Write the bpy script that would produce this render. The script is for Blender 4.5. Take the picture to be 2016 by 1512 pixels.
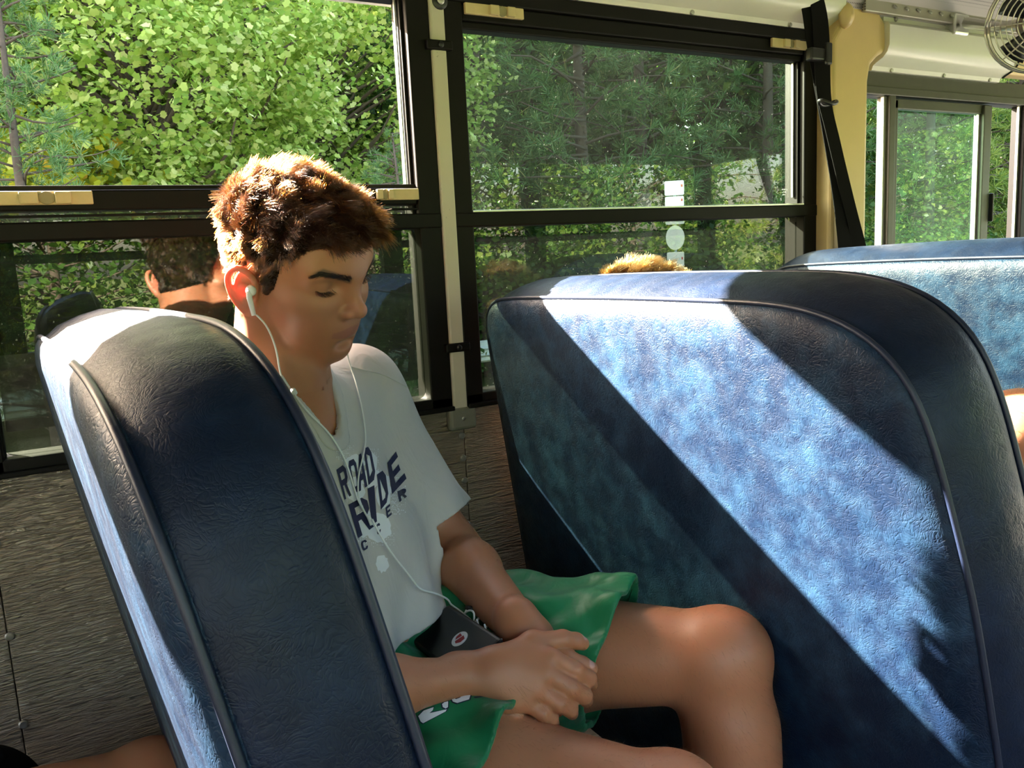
import bpy, math, random
import numpy as np
from mathutils import Vector, Matrix

# ------------------------------------------------------------------ scene, camera, light
# World frame: camera eye is the origin, +X towards the front of the bus,
# +Y towards the window wall, +Z up. The bus floor lies 1.12 m below the eye.
for o in list(bpy.data.objects):
    bpy.data.objects.remove(o)
scene = bpy.context.scene
COL = scene.collection
rng = np.random.default_rng(7)
random.seed(7)

F_PX = 1631.0
_x = np.array([2905., -406., F_PX]); _x /= np.linalg.norm(_x)
_y = np.array([-945., -211., F_PX]); _y -= _x * (_x @ _y); _y /= np.linalg.norm(_y)
_z = np.cross(_x, _y)
if _z[1] > 0: _z = -_z
RC = np.stack([_x, _y, _z], 1)                      # world -> camera (x right, y down, z forward)
cd = bpy.data.cameras.new('camera'); cam = bpy.data.objects.new('camera', cd); COL.objects.link(cam)
cd.sensor_width = 36.0; cd.lens = 36.0 * F_PX / 2016.0; cd.clip_start = 0.02; cd.clip_end = 300
m = Matrix.Identity(4)
for i in range(3):
    m[i][0] = RC[0][i]; m[i][1] = -RC[1][i]; m[i][2] = -RC[2][i]
cam.matrix_world = m
scene.camera = cam

SUN = Vector((0.585, -1.0, -0.66)).normalized()      # direction the sunlight travels
sd = bpy.data.lights.new('sun', 'SUN'); so = bpy.data.objects.new('sun', sd); COL.objects.link(so)
sd.energy = 38.0; sd.angle = math.radians(0.55); sd.color = (1.0, 0.90, 0.76)
so.rotation_euler = SUN.to_track_quat('-Z', 'Y').to_euler(); so.location = (-6, 12, 8)

w = bpy.data.worlds.new('World'); scene.world = w; w.use_nodes = True
wn = w.node_tree.nodes; wl = w.node_tree.links
sky = wn.new('ShaderNodeTexSky'); sky.sky_type = 'NISHITA'; sky.sun_disc = False
sky.sun_elevation = math.asin(-SUN.z); sky.sun_rotation = math.atan2(-SUN.x, -SUN.y)
sky.air_density = 1.0; sky.dust_density = 3.0; sky.ozone_density = 1.0
bg = wn['Background']; bg.inputs['Strength'].default_value = 0.60
tint = wn.new('ShaderNodeMix'); tint.data_type = 'RGBA'; tint.blend_type = 'MULTIPLY'; tint.inputs[0].default_value = 1.0; tint.inputs[7].default_value = (1.0, 0.895, 0.79, 1)
wl.new(sky.outputs[0], tint.inputs[6]); wl.new(tint.outputs[2], bg.inputs['Color'])

vs = scene.view_settings
vs.view_transform = 'Standard'; vs.look = 'None'; vs.gamma = 1.0; vs.exposure = 1.95
vs.use_curve_mapping = False
cy = scene.cycles
cy.max_bounces = 8; cy.diffuse_bounces = 4; cy.glossy_bounces = 3; cy.transmission_bounces = 5
cy.transparent_max_bounces = 16; cy.sample_clamp_indirect = 6.0; cy.caustics_reflective = False; cy.caustics_refractive = False
cy.use_denoising = True; cy.use_adaptive_sampling = True; cy.adaptive_threshold = .03

# ------------------------------------------------------------------ helpers
def tag(o, label=None, cat=None, group=None, kind=None):
    if label: o['label'] = label
    if cat: o['category'] = cat
    if group: o['group'] = group
    if kind: o['kind'] = kind
    return o

def empty(name, loc=(0, 0, 0), rz=0.0, parent=None):
    o = bpy.data.objects.new(name, None); COL.objects.link(o)
    o.location = loc; o.rotation_euler = (0, 0, rz); o.empty_display_size = 0.1
    if parent: o.parent = parent
    return o

class MB:
    """collects verts and faces; build() links them as one mesh object"""
    def __init__(s): s.v = []; s.f = []
    def add(s, vs, fs):
        b = len(s.v); s.v += [tuple(map(float, q)) for q in vs]; s.f += [tuple(b + i for i in q) for q in fs]; return s
    def box(s, x0, x1, y0, y1, z0, z1):
        return s.add([(x0,y0,z0),(x1,y0,z0),(x1,y1,z0),(x0,y1,z0),(x0,y0,z1),(x1,y0,z1),(x1,y1,z1),(x0,y1,z1)],
                     [(0,3,2,1),(4,5,6,7),(0,1,5,4),(1,2,6,5),(2,3,7,6),(3,0,4,7)])
    def tube(s, pts, r, n=8, caps=True, squash=None):
        pts = [np.array(p, float) for p in pts]; N = len(pts)
        rr = [r] * N if np.isscalar(r) else list(r)
        t0 = pts[1] - pts[0]; t0 /= np.linalg.norm(t0) + 1e-12
        a = np.cross(t0, (0, 0, 1.0))
        if np.linalg.norm(a) < .05: a = np.cross(t0, (1.0, 0, 0))
        a /= np.linalg.norm(a); vv = []
        for i in range(N):
            t = pts[min(i+1, N-1)] - pts[max(i-1, 0)]; t /= np.linalg.norm(t) + 1e-12
            a = a - t * (a @ t); a /= np.linalg.norm(a) + 1e-12; b = np.cross(t, a)
            for k in range(n):
                q = 2 * math.pi * k / n
                vv.append(pts[i] + rr[i] * (math.cos(q) * a + math.sin(q) * b * (squash or 1)))
        ff = [(i*n+k, i*n+(k+1) % n, (i+1)*n+(k+1) % n, (i+1)*n+k) for i in range(N-1) for k in range(n)]
        if caps: ff += [tuple(range(n-1, -1, -1)), tuple((N-1)*n + k for k in range(n))]
        return s.add(vv, ff)
    def loft(s, rings, closed=True, cap0=False, cap1=False):
        n = len(rings[0]); vv = [p for r in rings for p in r]; ff = []
        for i in range(len(rings)-1):
            for k in range(n if closed else n-1):
                ff.append((i*n+k, i*n+(k+1) % n, (i+1)*n+(k+1) % n, (i+1)*n+k))
        if cap0: ff.append(tuple(range(n-1, -1, -1)))
        if cap1: ff.append(tuple((len(rings)-1)*n + k for k in range(n)))
        return s.add(vv, ff)
    def prism(s, poly, axis, a0, a1):
        """extrude a 2-D polygon along axis 0/1/2"""
        def p3(q, a): return {0: (a, q[0], q[1]), 1: (q[0], a, q[1]), 2: (q[0], q[1], a)}[axis]
        return s.loft([[p3(q, a0) for q in poly], [p3(q, a1) for q in poly]], True, True, True)
    def disc(s, c, axis, r, h, n=14, dome=0.5):
        """rivet / screw head"""
        c = np.array(c, float); ax = np.array(axis, float); ax /= np.linalg.norm(ax)
        a = np.cross(ax, (0.3, 0.5, 0.8)); a /= np.linalg.norm(a); b = np.cross(ax, a); R = []
        for rr, hh in ((1, 0), (1, h*(1-dome)), (.75, h*.93), (.3, h), (.02, h)):
            R.append([c + ax*hh + r*rr*(math.cos(q)*a + math.sin(q)*b) for q in np.linspace(0, 2*math.pi, n, endpoint=False)])
        return s.loft(R, True, True, True)
    def build(s, name, mat=None, parent=None, smooth=False, bevel=0, seg=2, angle=None):
        me = bpy.data.meshes.new(name); me.from_pydata(s.v, [], s.f); me.update()
        o = bpy.data.objects.new(name, me); COL.objects.link(o)
        if mat: me.materials.append(mat)
        if parent: o.parent = parent
        if smooth:
            me.polygons.foreach_set('use_smooth', [True] * len(me.polygons))
            if angle: me.set_sharp_from_angle(angle=math.radians(angle))
        if bevel:
            b = o.modifiers.new('bevel', 'BEVEL'); b.width = bevel; b.segments = seg; b.limit_method = 'ANGLE'
        return o

def npmesh(name, v, f, mat=None, parent=None, smooth=False):
    """mesh from numpy arrays (all faces with the same corner count)"""
    v = np.asarray(v, np.float32); f = np.asarray(f, np.int32); k = f.shape[1]
    me = bpy.data.meshes.new(name)
    me.vertices.add(len(v)); me.vertices.foreach_set('co', v.ravel())
    me.loops.add(f.size); me.loops.foreach_set('vertex_index', f.ravel())
    me.polygons.add(len(f)); me.polygons.foreach_set('loop_start', np.arange(0, f.size, k, dtype=np.int32))
    if smooth: me.polygons.foreach_set('use_smooth', np.ones(len(f), bool))
    me.update(calc_edges=True); me.validate()
    o = bpy.data.objects.new(name, me); COL.objects.link(o)
    if mat: me.materials.append(mat)
    if parent: o.parent = parent
    return o

class NT:
    """tiny node-tree builder"""
    def __init__(s, name):
        s.m = bpy.data.materials.new(name); s.m.use_nodes = True
        s.t = s.m.node_tree; s.n = s.t.nodes; s.l = s.t.links
        s.p = s.n['Principled BSDF']; s.out = s.n['Material Output']
    def new(s, kind, **kw):
        n = s.n.new('ShaderNode' + kind)
        for k, v in kw.items():
            if k in n.inputs.keys() if isinstance(k, str) else False: n.inputs[k].default_value = v
            else: setattr(n, k, v)
        return n
    def set(s, **kw):
        for k, v in kw.items():
            k = k.replace('_', ' ')
            s.p.inputs[k].default_value = (*v, 1) if isinstance(v, tuple) and len(v) == 3 and 'olor' in k else v
        return s
    def link(s, a, b): s.l.new(a, b); return s
    def coord(s, scale=(1, 1, 1), kind='Object'):
        c = s.new('TexCoord'); mp = s.new('Mapping'); mp.inputs['Scale'].default_value = scale
        s.link(c.outputs[kind], mp.inputs[0]); return mp.outputs[0]
    def noise(s, vec, scale, detail=4, rough=.55, dist=0.0):
        n = s.new('TexNoise'); n.inputs['Scale'].default_value = scale; n.inputs['Detail'].default_value = detail
        n.inputs['Roughness'].default_value = rough; n.inputs['Distortion'].default_value = dist
        if vec is not None: s.link(vec, n.inputs['Vector'])
        return n.outputs['Fac']
    def ramp(s, fac, stops):
        r = s.new('ValToRGB'); e = r.color_ramp.elements
        while len(e) < len(stops): e.new(.5)
        for q, (pos, c) in zip(e, stops):
            q.position = pos; q.color = (*c, 1) if len(c) == 3 else c
        s.link(fac, r.inputs[0]); return r.outputs[0]
    def math(s, op, a, b=None, clamp=False):
        n = s.new('Math'); n.operation = op; n.use_clamp = clamp
        for i, q in enumerate((a, b)):
            if q is None: continue
            if isinstance(q, (int, float)): n.inputs[i].default_value = q
            else: s.link(q, n.inputs[i])
        return n.outputs[0]
    def mix(s, fac, a, b):
        n = s.new('Mix'); n.data_type = 'RGBA'
        for sock, q in ((n.inputs[0], fac), (n.inputs[6], a), (n.inputs[7], b)):
            if isinstance(q, (int, float)): sock.default_value = q
            elif isinstance(q, tuple): sock.default_value = (*q, 1) if len(q) == 3 else q
            else: s.link(q, sock)
        return n.outputs[2]
    def bump(s, h, strength=.3, dist=.01, prev=None):
        b = s.new('Bump'); b.inputs['Strength'].default_value = strength; b.inputs['Distance'].default_value = dist
        s.link(h, b.inputs['Height'])
        if prev is not None: s.link(prev, b.inputs['Normal'])
        return b.outputs[0]

def plain(name, col, rough=.5, metal=0.0, var=.12, scale=30, bump=.06, spec=.5):
    t = NT(name); v = t.coord()
    n = t.noise(v, scale)
    c = t.mix(n, tuple(q*(1-var) for q in col), tuple(min(1, q*(1+var)) for q in col))
    t.link(c, t.p.inputs['Base Color']); t.set(Roughness=rough, Metallic=metal)
    t.p.inputs['Specular IOR Level'].default_value = spec
    if bump: t.link(t.bump(t.noise(v, scale*6), bump, .002), t.p.inputs['Normal'])
    return t.m

# ------------------------------------------------------------------ materials
M = {}
def vinyl(name, a, b, crease):
    t = NT(name); v = t.coord()
    wear = t.noise(v, 9, 6, .65); blot = t.noise(v, 28, 5, .7)
    k = t.ramp(t.math('MULTIPLY', wear, blot), [(.20, (0, 0, 0)), (.42, (1, 1, 1))])
    t.link(t.mix(k, a, b), t.p.inputs['Base Color'])
    # crazed leather grain: small cells plus long creases
    vo = t.new('TexVoronoi'); vo.feature = 'DISTANCE_TO_EDGE'; vo.inputs['Scale'].default_value = 230
    wob = t.new('Mix'); wob.data_type = 'VECTOR'; wob.inputs[0].default_value = .06
    nz = t.new('TexNoise'); nz.inputs['Scale'].default_value = 25; t.link(v, nz.inputs['Vector'])
    t.link(v, wob.inputs[4]); t.link(nz.outputs['Color'], wob.inputs[5]); t.link(wob.outputs[1], vo.inputs['Vector'])
    cell = t.math('MULTIPLY', vo.outputs['Distance'], 6.0, True)
    v2 = t.new('TexVoronoi'); v2.feature = 'DISTANCE_TO_EDGE'; v2.inputs['Scale'].default_value = 110
    t.link(wob.outputs[1], v2.inputs['Vector']); cr = t.math('MULTIPLY', v2.outputs['Distance'], 9.0, True)
    b1 = t.bump(t.noise(v, 260, 3), .25, .001)
    b2 = t.bump(cell, crease * .45, .0012, b1); b3 = t.bump(cr, crease * .25, .0015, b2)
    b4 = t.bump(t.noise(v, 14, 3), .25, .006, b3)
    t.link(b4, t.p.inputs['Normal'])
    t.link(t.ramp(t.noise(v, 40, 4), [(.3, (.36,)*3), (.7, (.52,)*3)]), t.p.inputs['Roughness'])
    t.p.inputs['Specular IOR Level'].default_value = .22
    return t.m
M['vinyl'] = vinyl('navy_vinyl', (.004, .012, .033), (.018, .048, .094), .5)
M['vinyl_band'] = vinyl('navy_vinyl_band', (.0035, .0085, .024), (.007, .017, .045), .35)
M['piping'] = plain('piping_vinyl', (.006, .012, .034), .45, bump=.1, scale=120)

def embossed():
    t = NT('embossed_steel'); v = t.coord((9, 1, 85)); v2 = t.coord((2.2, 1, 14))
    h = t.noise(v, 3.0, 3, .6, .6); h2 = t.noise(v2, 4, 4, .6, .8)
    rid = t.ramp(h, [(.38, (0,)*3), (.62, (1,)*3)])
    b = t.bump(h2, .22, .008, t.bump(rid, .6, .004))
    t.link(b, t.p.inputs['Normal'])
    c = t.mix(t.noise(t.coord((3, 1, 5)), 3, 3), (.38, .31, .245), (.52, .44, .35))
    t.link(c, t.p.inputs['Base Color']); t.set(Metallic=.85, Roughness=.42)
    return t.m
M['steel'] = embossed()
M['rivet'] = plain('rivet_steel', (.45, .43, .40), .4, .8, bump=0)
M['plate'] = plain('grey_painted_plate', (.20, .20, .17), .55, .1, scale=60, bump=.15)
M['black'] = plain('black_frame_paint', (.0060, .0050, .0042), .5, 0, .3, 50, .05, .16)
M['black_rubber'] = plain('black_rubber', (.008, .008, .008), .6, 0, .2, 80, .08)
M['alu'] = plain('bright_aluminium', (.72, .72, .70), .3, .9, .06, 40, .02)
M['grey_frame'] = plain('grey_brown_frame', (.085, .08, .065), .45, .3, .15, 40, .05)
M['latch'] = plain('cream_plastic', (.70, .56, .30), .45, 0, .1, 60, .05)
M['latch_dark'] = plain('darker_latch_thumb', (.34, .29, .16), .5, 0, .15, 60, .05)  # thumb dish in a darker tone than the latch body
M['cream'] = plain('cream_moulding', (.76, .55, .26), .38, 0, .05, 20, .04)
M['white_panel'] = plain('white_cover_panel', (.80, .78, .70), .30, 0, .05, 15, .03)
M['floor'] = plain('rubber_floor', (.022, .022, .024), .6, 0, .3, 30, .2)
M['interior'] = plain('interior_panel', (.50, .49, .46), .5, 0, .08, 10, .05)
M['belt'] = plain('belt_webbing', (.007, .0065, .0065), .8, 0, .2, 300, .5, .1)
M['black_plastic'] = plain('black_plastic', (.010, .010, .010), .35, 0, .2, 60, .05)

def chipped_white():
    t = NT('chipped_white_paint'); v = t.coord()
    k = t.ramp(t.noise(t.coord((1, 1, .5)), 60, 6, .75), [(.66, (0,)*3), (.69, (1,)*3)])
    t.link(t.mix(k, (.62, .58, .48), (.10, .07, .04)), t.p.inputs['Base Color'])
    t.link(t.bump(k, -.4, .002), t.p.inputs['Normal']); t.set(Roughness=.45)
    return t.m
M['white_paint'] = chipped_white()

def perforated():
    t = NT('perforated_ceiling'); v = t.coord((160, 160, 160))
    vo = t.new('TexVoronoi'); vo.inputs['Scale'].default_value = 1.0; vo.inputs['Randomness'].default_value = 0
    t.link(v, vo.inputs['Vector'])
    k = t.ramp(vo.outputs['Distance'], [(.25, (1,)*3), (.32, (0,)*3)])
    t.link(t.mix(k, (.42, .39, .34), (.10, .09, .08)), t.p.inputs['Base Color'])
    t.link(t.bump(k, -.5, .002), t.p.inputs['Normal']); t.set(Roughness=.4, Metallic=.5)
    return t.m
M['perf'] = perforated()

def glass(name, tint, haze, f0=.06, speck=.0):
    """thin pane: transparent + mirror by facing, with a film of dust that scatters light"""
    t = NT(name); t.n.remove(t.p)
    tr = t.new('BsdfTransparent'); tr.inputs[0].default_value = (*tint, 1)
    gl = t.new('BsdfGlossy'); gl.inputs['Roughness'].default_value = .0; gl.inputs['Color'].default_value = (1, 1, 1, 1)
    lw = t.new('LayerWeight'); lw.inputs['Blend'].default_value = .5
    p5 = t.math('POWER', lw.outputs['Facing'], 5.0)
    fr = t.math('ADD', t.math('MULTIPLY', p5, 1 - f0), f0)
    m1 = t.new('MixShader'); t.link(fr, m1.inputs[0]); t.link(tr.outputs[0], m1.inputs[1]); t.link(gl.outputs[0], m1.inputs[2])
    df = t.new('BsdfTranslucent'); df.inputs[0].default_value = (.85, .88, .82, 1)
    d2 = t.new('BsdfDiffuse'); d2.inputs[0].default_value = (.75, .78, .72, 1)
    ms = t.new('MixShader'); ms.inputs[0].default_value = .5; t.link(df.outputs[0], ms.inputs[1]); t.link(d2.outputs[0], ms.inputs[2])
    v = t.coord()
    dust = t.ramp(t.noise(v, 4, 6, .7), [(.3, (haze*.4,)*3), (.75, (haze*1.8,)*3)])
    sp = t.ramp(t.noise(v, 170, 2, .5), [(.735, (0,)*3), (.76, (speck,)*3)])
    k = t.math('ADD', dust, sp, True)
    m2 = t.new('MixShader'); t.link(k, m2.inputs[0]); t.link(m1.outputs[0], m2.inputs[1]); t.link(ms.outputs[0], m2.inputs[2])
    t.link(m2.outputs[0], t.out.inputs[0])
    return t.m
M['glass'] = glass('dusty_glass', (.68, .74, .68), .0010, .035, .06)
M['glass_dark'] = glass('tinted_glass', (.45, .48, .43), .0015, .045, .08)
M['glass_driver'] = glass('driver_glass', (.70, .92, .82), .004, .035, .06)

# ------------------------------------------------------------------ bus shell
WY = 1.45           # inner face of the window wall
FL = -1.12          # bus floor
CH = .80            # ceiling crown
XB, XF = -4.2, 3.5
RY = -.86           # opposite wall

tag(MB().box(XB, XF, RY-.05, WY+.05, FL-.06, FL).build('floor', M['floor']), 'dark ribbed rubber floor of the bus', kind='structure')

wall = empty('wall_left', (0, 0, 0)); tag(wall, 'embossed steel side wall below the bus windows', kind='structure')
seams = [XB, -2.5, -1.3, -.10, .705, 1.78, XF]
for a, b in zip(seams[:-1], seams[1:]):
    MB().box(a+.0006, b-.0006, WY, WY+.012, FL, -.297).build('wall_panel', M['steel'], wall, bevel=.0015)
MB().box(XB, XF, WY+.012, WY+.06, FL-.4, -.297).build('outer_skin', M['interior'], wall)
MB().box(XB, XF, WY+.02, WY+.06, .487, .75).build('outer_skin', M['interior'], wall)
MB().box(XB, XF, WY+.06, WY+.11, .475, .75).build('drip_rail', M['interior'], wall)
rv = MB().disc((0, 0, 0), (0, -1, 0), .0068, .004).build('rivet', M['rivet'], wall, True, angle=40)
rvm = rv.data; rv.location = (.699, WY, -.353)
def rivet(x, y, z, par=wall, rot=None, sc=1.0):
    o = bpy.data.objects.new('rivet', rvm); COL.objects.link(o); o.parent = par; o.location = (x, y, z); o.scale = (sc,)*3
    if rot: o.rotation_euler = rot
    return o
for i in range(1, 13): rivet(.699, WY, -.353 - .0455*i)
for i in range(4): rivet(-.097, WY, -.40 - .148*i, sc=1.05)

# pillars between the windows: white painted post, black clips, grey foot plate
def pillar(x0, x1):
    MB().box(x0, x1, WY-.016, WY+.05, -.297, .56).build('pillar', M['white_paint'], wall, bevel=.004)
    for zc in (.379, -.175):
        c = MB().box(x0-.012, x1+.010, WY-.024, WY, zc-.0085, zc+.0085).build('clip', M['black'], wall, bevel=.003)
        MB().disc(((x0+x1)/2, WY-.024, zc), (0, -1, 0), .0055, .003).build('screw', M['black_plastic'], c, True, angle=40)
    pl = MB().box(x0-.012, x1+.017, WY-.020, WY+.001, -.338, -.293).build('foot_plate', M['plate'], wall, bevel=.007, seg=3)
    MB().disc(((x0+x1)/2+.002, WY-.020, -.315), (0, -1, 0), .004, .002).build('screw', M['rivet'], pl, True, angle=40)
    s = MB().disc(((x0+x1)/2+.006, WY-.016, .456), (0, -1, 0), .015, .005, 20).build('washer', M['black_plastic'], wall, True, angle=40)
    MB().disc(((x0+x1)/2+.006, WY-.021, .456), (0, -1, 0), .007, .003).build('screw', M['rivet'], s, True, angle=40)
pillar(.679, .709)
for px_ in (-.137, -.95, -1.77, -2.59, -3.4): pillar(px_, px_+.03)

def frame_piece(par, x0, x1, y0, y1, z0, z1, name='frame', mat='black', bev=.003):
    return MB().box(x0, x1, y0, y1, z0, z1).build(name, M[mat], par, bevel=bev)
def rounded_pane(par, x0, x1, z0, z1, y, r, mat, name='pane', th=.004):
    P = []
    for cx, cz, a in ((x1-r, z1-r, 0), (x0+r, z1-r, 90), (x0+r, z0+r, 180), (x1-r, z0+r, 270)):
        for k in range(7):
            q = math.radians(a + 15*k); P.append((cx + r*math.cos(q), cz + r*math.sin(q)))
    return MB().prism(P, 1, y, y+th).build(name, M[mat], par)
def latch(par, x0, x1, z0, z1, y, slot=.62):
    l = MB().box(x0, x1, y-.008, y, z0, z1).build('latch', M['latch'], par, bevel=.0015)
    w_ = x1-x0; c = x0 + w_*slot
    for a, b in ((-.23, -.07), (.07, .21)):
        MB().box(c+a*w_, c+b*w_, y-.015, y-.006, z0+.001, z1-.001).build('latch_grip', M['latch'], l, bevel=.002)
    P = [(c + .075*w_*math.cos(q), (z0+z1)/2 + (z1-z0)*.48*math.sin(q)) for q in np.linspace(0, 2*math.pi, 20, endpoint=False)]
    MB().prism(P, 1, y-.0105, y-.004).build('thumb_dish', M['latch_dark'], l, bevel=.001)
    return l

def bus_window(n, xl, xr, opened, label, latches=()):
    """split sash window. xl..xr is the clear width between pillars (outer frame edges)."""
    W = empty('window_%d' % n, (0, 0, 0)); tag(W, label, kind='structure')
    gl, gr = xl+.038, xr-.045                                   # glass edges
    y0 = WY-.012
    frame_piece(W, xl, gl, y0, WY+.05, -.297, .487, 'frame_stile'); frame_piece(W, gr, xr, y0, WY+.05, -.297, .487, 'frame_stile')
    frame_piece(W, xl, xr, y0, WY+.05, -.297, -.270, 'frame_sill')
    MB().box(xl, xr, y0-.010, y0+.01, -.297, -.288).build('sill_lip', M['black'], W, bevel=.002)
    frame_piece(W, xl, xr, y0-.004, WY+.05, .460, .487, 'frame_header')
    frame_piece(W, xl, xr, y0-.002, WY+.05, .052, .080, 'mid_rail')
    # lower fixed glass with a thin rubber gasket
    frame_piece(W, gl-.002, gl+.003, WY+.006, WY+.016, -.270, .055, 'gasket', 'black_rubber', .001)
    rounded_pane(W, gl, gr, -.270, .056, WY+.012, .016, 'glass_dark')
    # side channels that the upper sash slides in
    for xa, xb in ((gl, gl+.006), (gr-.006, gr)):
        frame_piece(W, xa, xb, WY+.004, WY+.040, .08, .46, 'channel', 'black', .001)
    frame_piece(W, gr-.011, gr-.008, WY+.014, WY+.020, .10, .46, 'channel_edge', 'alu', .0006)
    if opened:                                                    # upper sash dropped behind the lower glass
        frame_piece(W, gl, gr, y0+.004, WY+.03, .096, .127, 'sash_rail')
        frame_piece(W, gl, gr, y0+.012, WY+.03, .127, .134, 'sash_lip', 'black', .001)
        frame_piece(W, gl, gr, y0+.0015, y0+.012, .0865, .0905, 'rail_bead', 'black', .001)
        rounded_pane(W, gl+.006, gr-.006, -.235, .100, WY+.030, .004, 'glass_dark')
        zl = (.1045, .1245)
    else:
        frame_piece(W, gl, gr, y0+.004, WY+.03, .430, .460, 'sash_rail')
        frame_piece(W, gl, gr, y0+.010, WY+.03, .416, .431, 'sash_lip')
        frame_piece(W, gl, gr, y0+.0, y0+.008, .0795, .0835, 'rail_bead', 'alu', .001)
        rounded_pane(W, gl+.002, gr-.002, .080, .420, WY+.024, .004, 'glass')
        zl = (.4395, .4595)
    for a, b, s in latches: latch(W, a, b, zl[0], zl[1], y0+.002, s)
    return W
bus_window(1, -.107, .679, True, 'open split sash bus window with cream latches behind the seated person', [(-.06, .095, .60), (.560, .634, .1)])
bus_window(2, .709, 1.705, False, 'closed wide split sash bus window with dusty glass left of the cream post', [(.751, .877, .62), (1.546, 1.662, .52)])
for k, px_ in enumerate((-.95, -1.77, -2.59, -3.4)):
    bus_window(4+k, px_+.03, px_+.813, True, 'open split sash bus window in the rear rows, %s' % ('first', 'second', 'third', 'fourth')[k])

# cream moulded post with its T-shaped head
P = [(1.705, FL), (1.705, .46), (1.735, .50), (1.740, .62), (1.86, .64), (1.88, .53), (1.900, .515), (1.905, .445), (1.875, .432), (1.846, .410), (1.838, .37), (1.838, FL)]
post = MB().prism(P, 1, WY-.055, WY+.05).build('trim_1', M['cream'], None, bevel=.018, seg=4); tag(post, 'cream moulded post with a widened head beside the driver window', kind='structure')
kn = MB(); kr = []
for a in np.linspace(0, math.pi/2, 7): kr.append([(1.745 + .022*math.cos(a)*math.cos(q), WY-.055 - .022*math.sin(a), .515 + .030*math.cos(a)*math.sin(q)) for q in np.linspace(0, 2*math.pi, 20, endpoint=False)])
kn.loft(kr, True, True, True).build('post_boss', M['cream'], post, True)

# driver side window
W3 = empty('window_3'); tag(W3, 'grey framed sliding driver window beyond the cream post', kind='structure')
for a in (('frame_header', 1.838, 3.1, WY-.008, WY+.04, .352, .412), ('frame_header', 1.838, 3.1, WY-.014, WY, .352, .372),
          ('frame_stile', 1.838, 1.848, WY-.004, WY+.04, -.30, .36), ('frame_sill', 1.838, 3.1, WY-.008, WY+.04, -.30, -.26),
          ('mullion', 1.982, 2.006, WY-.010, WY+.03, -.26, .354), ('frame_stile', 3.06, 3.1, WY-.008, WY+.04, -.30, .36)):
    frame_piece(W3, *a[1:], a[0], 'grey_frame', .002)
frame_piece(W3, 1.970, 1.982, WY+.0, WY+.010, -.26, .352, 'mullion_edge', 'alu', .001)
frame_piece(W3, 2.006, 2.024, WY-.004, WY+.02, -.26, .345, 'sash_stile', 'grey_frame', .002)
frame_piece(W3, 2.006, 2.432, WY-.004, WY+.02, .322, .348, 'sash_rail', 'grey_frame', .002)
frame_piece(W3, 2.388, 2.394, WY+.0, WY+.008, -.26, .33, 'sash_edge', 'alu', .001)
frame_piece(W3, 2.396, 2.432, WY-.012, WY+.02, -.26, .345, 'sash_stile', 'grey_frame', .002)
frame_piece(W3, 2.590, 2.600, WY+.0, WY+.008, -.26, .352, 'mullion_edge', 'alu', .001)
frame_piece(W3, 2.600, 2.660, WY-.012, WY+.03, -.30, .352, 'mullion', 'black', .002)
frame_piece(W3, 2.436, 2.442, WY-.022, WY-.008, .02, .10, 'pull_handle', 'black_plastic', .002)
rounded_pane(W3, 2.020, 2.390, -.26, .324, WY+.006, .004, 'glass_driver')

# long white covers over the windows
def cover(x0, x1, zb, name, label, sx, wire=False):
    prof = [(1.449, zb), (1.432, zb), (1.428, zb+.010), (1.418, zb+.016), (1.400, zb+.024), (1.388, zb+.036), (1.382, zb+.052), (1.382, zb+.098), (1.388, zb+.106), (1.400, zb+.110), (1.400, zb+.122), (1.449, zb+.122)]
    c = MB().prism([(p[0], p[1]) for p in prof], 0, x0, x1).build(name, M['white_panel'], None, True, angle=35)
    tag(c, label, kind='structure')
    for x in sx:
        MB().disc((x, 1.432, zb+.004), (0, -1, -.1), .0058, .005).build('screw', M['rivet'], c, True, angle=40)
        MB().disc((x-.03, 1.400, zb+.117), (0, -1, .1), .0058, .005).build('screw', M['rivet'], c, True, angle=40)
    if wire:
        MB().tube([(x1+.001, q[0]-.004, q[1]) for q in prof[2:9]], .0028, 8).build('edge_wire', M['black_rubber'], c, True)
    return c
cover(-3.9, .715, .487, 'trim_2', 'long white plastic cover above the open window', (.0, .45))
cover(.715, 1.735, .487, 'trim_3', 'white plastic cover panel above the closed window', (1.0, 1.30, 1.60))
cover(1.895, 2.45, .408, 'trim_4', 'white plastic cover panel above the driver window', (1.97, 2.19, 2.40), True)
MB().prism([(1.449, .425), (1.41, .425), (1.40, .47), (1.405, .52), (1.449, .53)], 0, 2.452, 3.1).build('cream_cover_end', M['cream'], post, bevel=.006)

# ceiling: curved perforated sheets
prof = [(WY+.02, .520), (1.40, .528), (1.375, .560), (1.30, .625), (1.15, .700), (.9, .765), (.6, .795), (.30, .80), (0, .795), (-.3, .765), (-.55, .70), (-.72, .62), (-.80, .55), (RY-.02, .50)]
ceil = MB().loft([[(x, p[0], p[1]) for p in prof] for x in (XB, XF)], False).build('ceiling', M['perf'], None, True)
so_ = ceil.modifiers.new('solid', 'SOLIDIFY'); so_.thickness = .03; so_.offset = 1
tag(ceil, 'curved perforated metal ceiling of the bus', kind='structure')
for i in range(13):
    rivet(1.905 + .046*i, 1.377, .545, ceil, (math.radians(-35), 0, 0), .95)
MB().box(1.80, 2.9, 1.379, 1.392, .527, .560).build('edge_strip', M['perf'], ceil, bevel=.003)

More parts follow.
